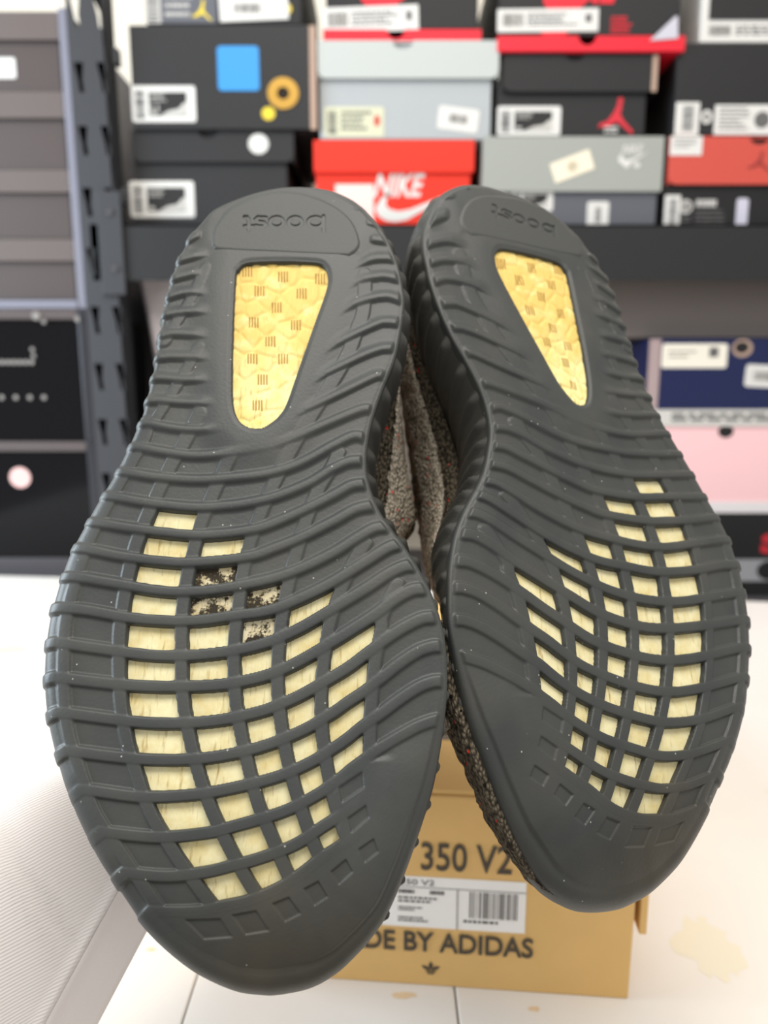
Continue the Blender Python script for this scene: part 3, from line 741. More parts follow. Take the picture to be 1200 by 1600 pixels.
JUMP = [(.60,1.0),(.66,.97),(.68,.88),(.63,.80),(.66,.70),(.60,.58),(.72,.38),(.86,.24),(1.0,.10),(.98,.0),(.84,.12),(.64,.28),(.52,.36),(.40,.28),(.22,.20),(.06,.22),(0,.16),(.04,.30),(.24,.36),(.36,.50),(.44,.62),(.50,.74),(.54,.86),(.52,.95)]

# ------------------------------------------------------------------ SHOE BOXES
BEAM_Z = at_y(700, 357, YS)[2]
def px_face(x0, y0, x1, y1, Y, d=0):
    """the photo rectangle x0,y0 (upper left) .. x1,y1 (lower right) as a face standing at depth Y"""
    a = at_y(x0, (y0+y1)/2, Y); c = at_y(x1, (y0+y1)/2, Y); zt = at_y((x0+x1)/2, y0, Y)[2]; zb = at_y((x0+x1)/2, y1, Y)[2]
    if abs(zb-BEAM_Z) < .006: zb = BEAM_Z+.0006
    return Face((a[0], Y-d, zb), (c[0]-a[0], 0, 0), (0, 0, zt-zb))
def sub(fc, a, b, c, d, lift=0, ang=0):
    """a face on a face (0..1 units), optionally turned"""
    u = fc.u*(c-a); z = fc.z*(d-b); o = fc.p(a, b, lift)
    if ang:
        mid = o+u/2+z/2; un = u/np.linalg.norm(u); zn = z/np.linalg.norm(z); ca, sa = math.cos(ang), math.sin(ang)
        u2 = (un*ca+zn*sa)*np.linalg.norm(u); z2 = (-un*sa+zn*ca)*np.linalg.norm(z); o = mid-u2/2-z2/2; u, z = u2, z2
    return Face(o, u, z)
def box_body(root, org, fc, depth, m, name='body', inset=0, thick=None):
    x0, z0 = fc.o[0], fc.o[2]; x1, z1 = x0+fc.u[0], z0+fc.z[2]; y = fc.o[1]
    return MB().box((x0+inset, y, z0), (x1-inset, y+depth, z1)).build(name, m, root, org, bevel=.0018)
def box_lid(root, org, fc, depth, m, notch=None, corner=.012, name='lid'):
    """shallow lid: front flap with rounded lower corners and a thumb notch in its upper edge, top and side flaps"""
    x0, z0 = fc.o[0], fc.o[2]; W, H = fc.u[0], fc.z[2]; y = fc.o[1]; t = .0025
    poly = [(x0+W, z0+H)]
    if notch is not None:
        cx = x0+W*notch; poly += [(cx+.016*math.cos(a), z0+H-.012*math.sin(a)) for a in np.linspace(0, math.pi, 11)]
    poly += [(x0, z0+H)]
    poly += [(x0+corner-corner*math.cos(a), z0+corner-corner*math.sin(a)) for a in np.linspace(0, math.pi/2, 6)]
    poly += [(x0+W-corner+corner*math.sin(a), z0+corner-corner*math.cos(a)) for a in np.linspace(0, math.pi/2, 6)]
    m_ = MB().prism(poly, y, y+t)
    m_.box((x0, y+t, z0+H-t), (x0+W, y+depth, z0+H))
    m_.box((x0, y+t, z0), (x0+t, y+depth, z0+H-t)); m_.box((x0+W-t, y+t, z0), (x0+W, y+depth, z0+H-t))
    m_.box((x0+t, y+depth-t, z0), (x0+W-t, y+depth, z0+H-t))
    return m_.build(name, m, root, org)
def label_size(root, org, fc, m=None, dark=True, seed=1, size=None):
    """printed end label: barcode block at the left, dark shoe picture panel"""
    mb = MB(); flat(mb, fc, rrect(0, 0, 1, 1, .04, .08), 0, .0006); lb = mb.build('label', m or Mpaper, root, org)
    pr = MB(); barcode(pr, fc, .06, .10, .20, .86, .0009, seed, True)
    if dark:
        flat(pr, fc, rect(.27, .17, .86, .82), 0, .0008)
    else:
        textlines(pr, fc, .28, .15, .80, .85, 4, .0008, seed)
    o = pr.build('print', Mink if dark else Mgrey_ink, lb, (0, 0, 0)); lb_o = org
    o.data.transform(Matrix.Translation(-Vector(org)))
    if dark:
        p2 = MB(); textlines(p2, sub(fc, .30, .52, .58, .78, .0008), 0, 0, 1, 1, 3, .0004, seed+3, .4); flat(p2, sub(fc, .27, .17, .86, .82, .0008), [(.30, .02), (1, .02), (1, .60), (.90, .52), (.78, .30), (.52, .22)], 0, .0004); flat(p2, sub(fc, .30, .22, .38, .30, .0008), rect(0, 0, 1, 1), 0, .0004)
        if size: words(p2, sub(fc, .30, .26, .42, .48, .0008), size, 0, 0, 1, 1, .0006, .01)
        o2 = p2.build('print', mat('pale_ink', (190, 188, 184), rough=.6), lb, (0, 0, 0)); o2.data.transform(Matrix.Translation(-Vector(org)))
    return lb
def mark(root, org, fc, polys, m, name, d0=0, d1=.0008, parent=None):
    mb = MB()
    for p_ in polys: flat(mb, fc, p_, d0, d1)
    o = mb.build(name, m, parent or root, org); return o
def write(root, org, fc, s, m, name='lettering', bold=0.0, shear=0.0, d=.0007, parent=None):
    mb = MB(); words(mb, fc, s, 0, 0, 1, 1, d, bold, shear); return mb.build(name, m, parent or root, org)
Mblk = mat('black_card', (31, 31, 33), rough=.62, noise=.06, nscale=20)
Mblk2 = mat('charcoal_card', (36, 36, 38), rough=.55, noise=.06, nscale=20)
Mdark = mat('deep_black_card', (22, 22, 24), rough=.6)
Mgreyb = mat('pale_grey_card', (168, 173, 176), rough=.55, noise=.02)
Mgreyl = mat('white_grey_card', (184, 189, 187), rough=.5)
Mred = mat('bright_orange_red_card', (226, 46, 26), rough=.5)
Mcrim = mat('crimson_ink', (222, 22, 46), rough=.5)
Msil = mat('silver_grey_card', (156, 159, 154), rough=.5)
Mslate = mat('slate_card', (92, 94, 102), rough=.55)
Mcoral = mat('coral_card', (198, 78, 66), rough=.5)
Mkraft_edge = mat('raw_card_edge', (176, 150, 134), rough=.8)
Mnavy = mat('navy_card', (16, 28, 74), rough=.45)
Mpink = mat('pink_card', (248, 202, 205), rough=.5)
Mwarm = mat('warm_grey_card', (112, 104, 100), rough=.6)
Mgold = mat('gold_foil', (206, 162, 78), rough=.35, metal=.6)
Myel = mat('yellow_ink', (226, 200, 60), rough=.5)
Mblue = mat('blue_sticker', (56, 146, 214), rough=.45)
DEP = .30
def new_box(x0, y0, x1, y1, Y, label):
    fc = px_face(x0, y0, x1, y1, Y); org = (fc.o[0]+fc.u[0]/2, Y+DEP/2, fc.o[2])
    return empty('shoe_box', org, label, 'box'), org, fc
# column one
r, o, f = new_box(225, -130, 470, 38.5, YS, 'topmost black box of the left column with white sticker and yellow marks')
box_body(r, o, f, DEP, Mblk)
lf = px_face(226, -40, 338, 37, YS); lb = mark(r, o, lf, [rect(0, 0, 1, 1)], Mslate, 'label'); lb['label'] = 'grey printed label with barcode'
mb = MB(); flat(mb, lf, rect(.0, 0, .22, 1), 0, .0010); textlines(mb, lf, .28, .05, .7, .95, 5, .0010, 4, .45); mb.build('print', mat('pale_ink', (190, 188, 184), rough=.6), lb, o)
mb = MB(); barcode(mb, lf, .04, .04, .18, .96, .0013, 6, True); mb.build('print', Mgrey_ink, lb, o)
mark(r, o, px_face(300, 0, 330, 34, YS), [JUMP], Myel, 'emblem', 0, .0009)
s_ = px_face(342, -30, 450, 33, YS, .0008)
st = mark(r, o, sub(s_, 0, 0, 1, 1, 0, .04), [rect(0, 0, 1, 1)], Mpaper, 'sticker')
mb = MB(); barcode(mb, sub(s_, .22, .2, .6, .42), 0, 0, 1, 1, .0012, 5); mb.build('print', Mgrey_ink, st, o)
mark(r, o, px_face(444, 6, 456, 22, YS), [disc(.5, .5, .5, .5)], Myel, 'emblem', 0, .0006)
r, o, f = new_box(205, 39, 488, 202, YS-.008, 'wide black box with blue square sticker and gold ring')
box_body(r, o, f, DEP, Mblk2)
mark(r, o, px_face(484, 40, 494, 202, YS-.008), [rect(0, 0, 1, 1)], Mkraft_edge, 'card_edge', -.004, .0002)
label_size(r, o, px_face(206, 134, 306, 191, YS-.008), seed=7, size='11')
st = mark(r, o, px_face(340, 72, 405, 142, YS-.008), [rrect(0, 0, 1, 1, .09, .09)], Mblue, 'sticker'); st['label'] = 'blue square sticker'
mb = MB(); fc_ = px_face(418, 121, 467, 171, YS-.008); ring = disc(.5, .5, .5, .5, 28); k = 28
inn_ = disc(.5, .5, .2, .2, 28); vs_ = [fc_.p(*p, .0016) for p in ring]+[fc_.p(*p, .0016) for p in inn_]+[fc_.p(*p, 0) for p in ring]+[fc_.p(*p, 0) for p in inn_]
mb.add(vs_, [(i, (i+1) % k, k+(i+1) % k, k+i) for i in range(k)]+[(i, 2*k+i, 2*k+(i+1) % k, (i+1) % k) for i in range(k)]+[(k+i, k+(i+1) % k, 3*k+(i+1) % k, 3*k+i) for i in range(k)])
mb.build('ring', Mgold, r, o)['label'] = 'gold ring around the finger hole'
mark(r, o, px_face(432, 136, 453, 156, YS-.008), [disc(.5, .5, .5, .5)], mat('hole_dark', (40, 30, 22), rough=.9), 'finger_hole', 0, .0003)
mark(r, o, px_face(409, 167, 430, 188, YS-.008), [disc(.5, .5, .5, .5)], Myel, 'sticker', 0, .0006)['label'] = 'small yellow dot sticker'
r, o, f = new_box(208, 203, 452, 356, YS, 'charcoal lidded box with round white sticker, lowest of the left column')
box_body(r, o, px_face(211, 206, 449, 356, YS+.004), DEP-.01, Mblk2)
box_lid(r, o, px_face(207, 203, 459, 253, YS-.002), DEP, Mblk2, .47)
label_size(r, o, px_face(203, 283, 304, 340, YS+.004), seed=9)
mark(r, o, px_face(388, 209, 420, 241, YS-.002), [disc(.5, .5, .5, .5)], Mpaper, 'sticker')['label'] = 'round white sticker'
# column two
def black_red(x0, x1, ybot, yb, Y, lab, label, seed, notch, big):
    r, o, f = new_box(x0, -110, x1, ybot, Y, label)
    box_body(r, o, px_face(x0+4, -110, x1-4, yb, Y+.003), DEP-.01, Mblk)
    fl_ = px_face(x0, yb, x1, ybot, Y)
    # red lid turned under: front band with a thumb notch
    W, H = fl_.u[0], fl_.z[2]; cx = fl_.o[0]+W*notch; zt = fl_.o[2]+H
    poly = [(fl_.o[0], fl_.o[2]), (fl_.o[0]+W, fl_.o[2]), (fl_.o[0]+W, zt)]+[(cx+.014*math.cos(a), zt-.013*math.sin(a)) for a in np.linspace(0, math.pi, 9)]+[(fl_.o[0], zt)]
    MB().prism(poly, Y, Y+DEP).build('lid', Mcrim, r, o)['label'] = 'crimson lid under the upturned box'
    mark(r, o, big[0], [SWOOSH], Mcrim, 'emblem', 0, .0006)['label'] = 'crimson swoosh emblem'
    mark(r, o, big[1], [disc(.5, .5, .5, .5)], Mcrim, 'emblem', 0, .0005)
    write(r, o, big[2], 'NIKE', Mcrim, bold=.02, shear=.15)
    lb = mark(r, o, lab, [rect(0, 0, 1, 1)], Mpaper, 'label', 0, .0010)
    mb = MB(); barcode(mb, sub(lab, .05, .25, .26, .8), 0, 0, 1, 1, .0014, seed); textlines(mb, sub(lab, .30, .2, .84, .8), 0, 0, 1, 1, 4, .0014, seed, .5); flat(mb, lab, rect(.87, .4, .93, .75), 0, .0014)
    mb.build('print', Mgrey_ink, lb, o)
    return r, o
Yb = YS-.004
r, o = black_red(505, 752, 64, 46, Yb, sub(px_face(505, 10, 654, 50, Yb+.003), 0, 0, 1, 1, 0, .035), 'black box with crimson swoosh above the pale grey box', 11, .46,
          (px_face(560, -50, 700, 16, Yb+.003), px_face(562, 30, 600, 54, Yb+.003), px_face(570, -60, 660, -10, Yb+.003)))
r, o = black_red(777, 1070, 80, 56, Yb-.004, sub(px_face(777, 14, 935, 50, Yb-.001), 0, 0, 1, 1, 0, .01), 'black box with crimson swoosh and silver corner sticker', 13, .48,
          (px_face(846, -66, 990, 26, Yb-.001), px_face(842, 36, 890, 58, Yb-.001), px_face(850, -66, 960, 6, Yb-.001)))
mark(r, o, px_face(1016, 26, 1060, 64, Yb-.0045), [[(0, 0), (1, .1), (.95, 1), (.85, 1)]], mat('silver_sticker', (196, 194, 206), rough=.3), 'sticker', 0, .0012)['label'] = 'silver triangular corner sticker'
mb = MB(); textlines(mb, px_face(954, 26, 990, 54, Yb-.001), 0, 0, 1, 1, 5, .0006, 4, .5); mb.build('print', Mcrim, r, o)
r, o, f = new_box(496, 64, 779, 218, YS-.006, 'pale grey box with white lid over the orange-red box')
box_body(r, o, px_face(499, 66, 768, 218, YS), DEP-.01, Mgreyb)
box_lid(r, o, px_face(496, 63, 780, 122, YS-.006), DEP, Mgreyl, .47)['label'] = 'off-white lid'
lf = px_face(507, 167, 600, 214, YS); label_size(r, o, lf, Mcream, False, 15)['label'] = 'cream size label'
mark(r, o, px_face(584, 180, 594, 198, YS), [disc(.5, .5, .5, .5, 12)], Mcoral, 'print', 0, .0009)
sf = sub(px_face(684, 168, 748, 205, YS), 0, 0, 1, 1, 0, -.12)
st = mark(r, o, sf, [rrect(0, 0, 1, 1, .1, .1)], Mpaper, 'sticker'); mb = MB(); barcode(mb, sf, .28, .34, .72, .68, .0012, 17); mb.build('print', Mgrey_ink, st, o)
r, o, f = new_box(490, 218, 741, 356, YS-.002, 'bright orange-red lidded box with white lettering and swoosh')
box_body(r, o, px_face(494, 222, 735, 356, YS+.003), DEP-.01, Mred)
box_lid(r, o, px_face(490, 219, 741, 269, YS-.002), DEP, Mred, None, .004)
write(r, o, px_face(583, 271, 656, 308, YS+.003), 'NIKE', Mpaper, bold=.03, shear=.12)
mark(r, o, px_face(586, 296, 716, 348, YS+.003), [SWOOSH], Mpaper, 'emblem', 0, .0007)['label'] = 'white swoosh emblem'
mark(r, o, px_face(524, 288, 584, 352, YS+.003), [rect(0, 0, 1, 1)], mat('pale_red_paper', (250, 214, 208), rough=.5), 'label', 0, .0006)
# column three
r, o, f = new_box(776, 81, 1026, 212, YS, 'black lidded box with red leaping-figure emblem')
box_body(r, o, px_face(776, 85, 1010, 212, YS+.004), DEP-.01, Mblk)
box_lid(r, o, px_face(786, 82, 1028, 143, YS-.002), DEP, Mblk, .46, .014)
mark(r, o, px_face(1019, 86, 1027, 143, YS-.002), [rect(0, 0, 1, 1)], Mkraft_edge, 'card_edge', 0, .0003)
label_size(r, o, px_face(777, 166, 876, 212, YS+.004), seed=21)
mark(r, o, px_face(935, 152, 990, 211, YS+.004), [JUMP], mat('emblem_red', (206, 42, 58), rough=.5), 'emblem', 0, .0007)['label'] = 'red leaping-figure emblem'
mb = MB(); textlines(mb, px_face(944, 198, 974, 211, YS+.004), 0, 0, 1, 1, 2, .001, 4, .5); mb.build('print', Mpaper, r, o)
r, o, f = new_box(754, 212, 1042, 356, YS-.006, 'silver grey lidded box with tilted cream sticker on its lid')
box_body(r, o, px_face(762, 216, 1028, 356, YS), DEP-.01, Mslate)['label'] = 'slate grey lower box'
box_lid(r, o, px_face(754, 213, 1036, 299, YS-.006), DEP, Msil, None, .004)
sf = sub(px_face(862, 244, 926, 276, YS-.006), 0, 0, 1, 1, 0, .35)
st = mark(r, o, sf, [rect(0, 0, 1, 1)], mat('cream_sticker', (236, 226, 204), rough=.5), 'sticker'); st['label'] = 'tilted cream sticker'
mark(r, o, sf, [disc(.5, .5, .13, .26)], mat('tan_ink', (196, 184, 160), rough=.6), 'print', 0, .0012, st)
mark(r, o, px_face(966, 236, 1014, 258, YS-.006), [SWOOSH], Mpaper, 'emblem', 0, .0007)
write(r, o, px_face(972, 226, 1002, 240, YS-.006), 'NIKE', Mpaper, bold=.02, shear=.1)
mark(r, o, px_face(974, 254, 984, 262, YS-.006), [disc(.5, .5, .5, .5, 10)], Mpaper, 'print', 0, .0006)
mark(r, o, px_face(990, 254, 1000, 262, YS-.006), [disc(.5, .5, .5, .5, 10)], Mpaper, 'print', 0, .0006)
label_size(r, o, px_face(800, 298, 864, 330, YS), seed=23)
sf = px_face(917, 315, 951, 355, YS); st = mark(r, o, sf, [rrect(0, 0, 1, 1, .1, .1)], Mpaper, 'sticker'); mark(r, o, sf, [rect(.40, .2, .48, .78), rect(.52, .2, .60, .78)], Mgrey_ink, 'print', 0, .0012, st)
# column four
r, o, f = new_box(1099, -110, 1330, 66, YS, 'black box with white edge strip, top right corner')
box_body(r, o, f, DEP, Mpaper)['label'] = 'white carton behind the black panel'
mark(r, o, px_face(1112, -110, 1330, 31, YS), [rect(0, 0, 1, 1)], Mblk, 'front_panel', 0, .0016)
mb = MB(); lf = px_face(1102, 36, 1300, 64, YS); barcode(mb, sub(lf, .03, .3, .2, .85), 0, 0, 1, 1, .0006, 31); textlines(mb, sub(lf, .24, .25, .95, .85), 0, 0, 1, 1, 3, .0006, 31, .5); mb.build('print', Mgrey_ink, r, o)
r, o, f = new_box(1056, 67, 1330, 212, YS, 'black box with large white size ten label')
box_body(r, o, f, DEP, Mblk)
lf = px_face(1055, 160, 1092, 212, YS); lb = mark(r, o, lf, [rect(0, 0, 1, 1)], Mpaper, 'label'); mb = MB(); barcode(mb, lf, .3, .15, .75, .9, .0012, 33, True); mb.build('print', Mgrey_ink, lb, o)
write(r, o, px_face(1084, 172, 1112, 194, YS, .0003), '10', Mpaper, bold=.03, d=.0009)
lf = px_face(1116, 164, 1240, 211, YS); lb = mark(r, o, lf, [rect(0, 0, 1, 1)], Mpaper, 'label'); mb = MB(); textlines(mb, lf, .06, .1, .48, .9, 6, .0012, 35, .4); mb.build('print', Mgrey_ink, lb, o)
mb = MB(); flat(mb, lf, disc(.60, .5, .10, .28), 0, .0010); mb.build('print', Mgrey_ink, lb, o)
r, o, f = new_box(1030, 212, 1330, 357, YS-.006, 'black box with coral lid and dark leaping-figure emblem')
box_body(r, o, px_face(1038, 216, 1325, 357, YS), DEP-.01, Mdark)
box_lid(r, o, px_face(1045, 213, 1330, 288, YS-.006), DEP, Mcoral, .49, .014)['label'] = 'coral red lid'
lf = px_face(1047, 213, 1097, 243, YS-.006); st = mark(r, o, lf, [rect(0, 0, 1, 1)], Mpaper, 'sticker'); mb = MB(); textlines(mb, lf, .12, .3, .9, .85, 3, .0012, 37, .3); mb.build('print', Mgrey_ink, st, o)
mark(r, o, px_face(1168, 236, 1204, 270, YS-.006), [JUMP], mat('dark_coral_ink', (150, 52, 46), rough=.5), 'emblem', 0, .0006)
lf = px_face(1038, 305, 1062, 357, YS); lb = mark(r, o, lf, [rect(0, 0, 1, 1)], Mpaper, 'label'); mb = MB(); barcode(mb, lf, .28, .12, .78, .9, .0012, 39, True); mb.build('print', Mgrey_ink, lb, o)
Mwink = mat('white_ink', (196, 194, 192), rough=.6)
mark(r, o, px_face(1060, 312, 1082, 334, YS), [disc(.5, .5, .5, .5)], Mwink, 'print', 0, .0005); write(r, o, px_face(1065, 316, 1078, 330, YS, .0004), '10', Mink, bold=.02, d=.0006)
mb = MB(); textlines(mb, px_face(1088, 312, 1140, 324, YS), 0, 0, 1, 1, 1, .0006, 43, .9); mb.build('print', Mwink, r, o)
mb = MB(); textlines(mb, px_face(1086, 328, 1140, 354, YS), 0, 0, 1, 1, 4, .0006, 41, .4); mb.build('print', Mgrey_ink, r, o); mb = MB(); textlines(mb, px_face(1062, 338, 1082, 354, YS), 0, 0, 1, 1, 3, .0006, 42, .4); mb.build('print', Mgrey_ink, r, o)
mark(r, o, px_face(1150, 310, 1168, 357, YS), [rrect(0, 0, 1, 1, .2, .1)], mat('lilac_paper', (200, 198, 214), rough=.5), 'sticker')['label'] = 'narrow lilac sticker'

# ------------------------------------------------------------------ SHELF UNIT
Mrack = mat('black_rack_steel', (56, 57, 61), rough=.5, metal=.0, noise=.04, nscale=30)
zb_t = BEAM_Z; zb_b = at_y(1100, 438, YS-.03)[2]
rk = empty('shelving_rack', (0, YS+.2, -.76), 'black perforated steel rack full of shoe boxes', 'rack'); ro = (0, YS+.2, -.76)
MB().box((-.46, YS-.03, zb_b), (1.2, YS-.0275, zb_t)).box((-.46, YS-.03, zb_t-.003), (1.2, YS+.40, zb_t-.0003)).build('beam', mat('black_beam_steel', (33, 34, 36), rough=.5), rk, ro)
YC = 1.172; XC1 = at_y(97, 16, YC)[0]+.0055
pL = XC1+.0008; pR = at_y(190, 300, YS)[0]
zp = lambda py: at_y(120, py, YS)[2]
holes = []
for k in range(-3, 10):
    zc = zp(134)-(zp(134)-zp(230))*k
    for cx in (at_y(125, 134, YS-.03)[0], at_y(161, 134, YS-.03)[0]):
        holes.append([(cx-.008, zc+.021), (cx+.007, zc+.021), (cx+.004, zc-.003), (cx+.006, zc-.021), (cx-.001, zc-.021), (cx-.003, zc-.002)][::-1])
holes = [h for h in holes if min(q[1] for q in h) > -.70]
def post(x0, x1, y, hs):
    m = MB()
    if hs:
        rows_ = sorted({round(max(q[1] for q in h), 4) for h in hs}); z0 = -.76
        for i, zt in enumerate(rows_):
            z1 = zt+.012 if i < len(rows_)-1 else 1.1
            m.prism([(x0, z0), (x1, z0), (x1, z1), (x0, z1)], y, y+.003, [h for h in hs if abs(max(q[1] for q in h)-zt) < .001]); z0 = z1
    else: m.box((x0, y, -.76), (x1, y+.003, 1.1))
    m.box((x1-.003, y+.003, -.76), (x1, y+.05, 1.1))
    if hs: m.box((x0, y+.003, -.76), (x0+.002, y+.05, zp(86))); m.box((x0+.002, y+.047, -.76), (x1-.003, y+.05, zp(86)))
    return m.build('upright', Mrack, rk, ro)
post(pL, pR-.004, YS-.03, holes)
post(1.2, 1.28, YS-.03, [])
post(pL, pR-.004, YS+.40, []); post(1.2, 1.28, YS+.40, [])
xk = at_y(184, 90, YS)[0]
for k in range(2): MB().box((xk-.002, YS-.02, zp(96)-.2*k-.012), (xk+.007, YS-.004, zp(96)-.2*k+.012)).build('beam_hook', Mrack, rk, ro, bevel=.003)
MB().box((at_y(163, 310, YS)[0], YS-.036, zp(465)), (at_y(200, 310, YS)[0], YS-.0305, zp(308))).build('beam_bracket', Mrack, rk, ro, bevel=.001)
for px_, py_ in ((172, 332), (180, 420)): c_ = at_y(px_, py_, YS-.036); MB().tube([(c_[0], YS-.0385, c_[2]), (c_[0], YS-.036, c_[2])], .005, 12).build('bolt', mat('steel_bolt', (120, 120, 124), rough=.3, metal=1), rk, ro)
zlow = -.062
MB().box((-1.6, 1.163, zlow-.02), (1.2, YS+.40, zlow)).build('lower_shelf_board', mat('dark_shelf_board', (74, 73, 76), rough=.5), rk, ro)

# ------------------------------------------------------------------ LOWER SHELF BOXES
def zlo(py, Y): return at_y(1100, py, Y)[2]
YL = YS+.02
zbot = zlow+.0005
r, o, f = new_box(985, 800, 1330, 935, YL, 'black box with red mark and dark finger hole at the bottom right')
z1 = zlo(802, YL); fc = Face((f.o[0], YL, zbot), f.u, (0, 0, z1-zbot)); r.location.z = zbot; o = (o[0], o[1], zbot)
box_body(r, o, fc, DEP, Mdark)
write(r, o, px_face(1188, 832, 1240, 866, YL), 'S', mat('red_mark', (190, 40, 52), rough=.5), bold=.06)
mark(r, o, px_face(1112, 874, 1330, 908, YL), [rect(0, 0, 1, 1)], mat('grey_band', (150, 150, 154), rough=.4), 'band')['label'] = 'light grey band round the finger hole'
mark(r, o, px_face(1182, 876, 1222, 906, YL), [disc(.5, .5, .5, .5)], Mdark, 'finger_hole', 0, .0014)
r, o, f = new_box(1000, 640, 1330, 801, YL, 'pale pink box with grey top strip and thumb notch')
box_body(r, o, px_face(1000, 642, 1330, 801, YL+.003), DEP, Mpink)
lf = px_face(1000, 640, 1330, 666, YL); MB().box((lf.o[0], YL, lf.o[2]), (lf.o[0]+lf.u[0], YL+.003, lf.o[2]+lf.z[2])).build('label', mat('grey_paper', (206, 204, 200), rough=.5), r, o)
mb = MB(); textlines(mb, sub(lf, .15, .2, .9, .8), 0, 0, 1, 1, 2, .0008, 51, .6); mb.build('print', Mgrey_ink, r, o)
mark(r, o, px_face(1122, 664, 1146, 684, YL+.003), [disc(.5, .5, .5, .5)], Mdark, 'finger_hole', 0, .0006)
mark(r, o, px_face(1000, 784, 1330, 801, YL+.003), [rect(0, 0, 1, 1)], mat('white_strip', (226, 222, 224), rough=.5), 'white_strip', 0, .0016)
r, o, f = new_box(1014, 528, 1330, 640, YL, 'navy blue box with two white stickers')
box_body(r, o, px_face(1014, 529, 1330, 640, YL), DEP, Mnavy)
mark(r, o, px_face(1012, 530, 1030, 640, YL), [rect(0, 0, 1, 1)], mat('pale_card_edge', (170, 150, 150), rough=.7), 'card_edge', 0, .0006)
lf = px_face(1034, 537, 1136, 575, YL); st = mark(r, o, lf, [rrect(0, 0, 1, 1, .04, .1)], mat('ivory_paper', (238, 232, 218), rough=.5), 'sticker'); mark(r, o, lf, [rect(.72, .45, .86, .85)], Mgrey_ink, 'print', 0, .0012, st); mb = MB(); textlines(mb, lf, .1, .3, .6, .7, 2, .0012, 53, .3); mb.build('print', Mgrey_ink, st, o)
lf = sub(px_face(1164, 571, 1250, 606, YL), 0, 0, 1, 1, 0, -.05); st = mark(r, o, lf, [rrect(0, 0, 1, 1, .06, .15)], Mpaper, 'sticker'); mb = MB(); barcode(mb, lf, .15, .3, .7, .7, .0012, 55); mb.build('print', Mgrey_ink, st, o)
mark(r, o, px_face(1144, 530, 1176, 558, YL), [disc(.5, .5, .5, .5)], Mkraft_edge, 'finger_hole', 0, .0004)
mark(r, o, px_face(1148, 534, 1170, 552, YL), [disc(.5, .5, .5, .5)], Mdark, 'finger_hole', 0, .0006)
r, o, f = new_box(940, 436, 1330, 528, YL+.03, 'warm grey carton lying under the shelf beam')
box_body(r, o, px_face(940, 430, 1330, 528, YL+.03), DEP-.03, Mwarm)
# clear bag and small carton at the left
Macr = mat('clear_plastic', (235, 236, 245), rough=.12, trans=.85, ior=1.3)
a0, a1 = at_y(212, 420, YS+.03), at_y(252, 600, YS+.03)
m = MB(); k = 10
vs_ = []
for i in range(k+1):
    t = i/k; x = a0[0]+(a1[0]-a0[0])*t; z = a0[2]+(a1[2]-a0[2])*t
    for w_, dy in ((0, 0), (.012, -.012), (.03, .004), (.05, -.006), (.075, .01)): vs_.append((x+w_, YS+.03+dy+.006*math.sin(5*t+w_*80), z+w_*.25))
m.add(vs_, [(i*5+j, i*5+j+1, (i+1)*5+j+1, (i+1)*5+j) for i in range(k) for j in range(4)])
pb = m.build('plastic_bag', mat('bag_film', (214, 206, 208), rough=.2, trans=.35, spec=.7), None, (a1[0], YS+.03, a1[2]), smooth=True)
sd_ = pb.modifiers.new('film', 'SOLIDIFY'); sd_.thickness = .0015
tag(pb, 'crumpled clear plastic bag hanging beside the upright under the beam', 'bag')
Mgap = Mdark
r, o, f = new_box(232, 470, 560, 900, YL+.10, 'large black carton on the lower shelf behind the left sneaker')
z1 = at_y(300, 445, YL+.10)[2]; fc = Face((f.o[0], YL+.10, zbot), f.u, (0, 0, z1-zbot)); r.location.z = zbot; o = (o[0], o[1], zbot)
box_body(r, o, fc, DEP-.06, Mdark)

# ------------------------------------------------------------------ LEFT STACK: clear case with brown boxes over glossy black boxes
Mbrown = mat('brown_black_card', (76, 66, 64), rough=.6, noise=.05, nscale=15)
Mbrown2 = mat('brown_lid_card', (98, 88, 85), rough=.6, noise=.05, nscale=15)
xr = at_y(97, 16, YC)[0]; xl = xr-.36
zz = lambda py: at_y(60, py, YC)[2]
names = ['topmost brown-black box in the clear case', 'brown-black box second from the top in the clear case', 'brown-black box third from the top in the clear case', 'lowest brown-black box in the clear case']
for i, (t0, t1, t2_) in enumerate(((14, 59, 140), (140, 182, 263), (263, 299, 372), (372, 407, 468))):
    o = (xl+.17, YC+.15, zz(t2_)); r = empty('shoe_box', o, names[i], 'box', 'brown-black boxes in the clear case')
    MB().box((xl+.006, YC+.012, zz(t2_)+.0006), (xr-.013, YC+.29, zz(t0)-.003)).build('body', Mbrown, r, o, bevel=.002)
    m = MB().box((xl+.003, YC+.006, zz(t1)), (xr-.0095, YC+.0085, zz(t0)-.0004)).box((xl+.003, YC+.0085, zz(t0)-.003), (xr-.0095, YC+.294, zz(t0)-.0004))
    m.box((xr-.0115, YC+.0085, zz(t1)), (xr-.0095, YC+.294, zz(t0)-.003)).box((xl+.003, YC+.0085, zz(t1)), (xl+.0055, YC+.294, zz(t0)-.003))
    m.build('lid', Mbrown2, r, o, bevel=.0008)
    if i == 0: mark(r, o, px_face(-60, 90, 25, 123, YC+.012), [rrect(0, 0, 1, 1, .05, .1)], Mpaper, 'label')['label'] = 'white paper label'
Mpl = mat('frosted_clear_plastic', (146, 147, 162), rough=.25, trans=.25, ior=1.4)
o = (xl+.18, YC+.15, zz(482)); r = empty('display_case', o, 'clear plastic case holding four brown-black shoe boxes', 'case')
MB().box((xr-.007, YC, zz(482)), (XC1, YC+.30, zz(12))).build('side_panel', Mpl, r, o, bevel=.001)
MB().box((xl-.006, YC, zz(482)), (xl+.001, YC+.30, zz(12))).build('side_panel', Mpl, r, o, bevel=.001)
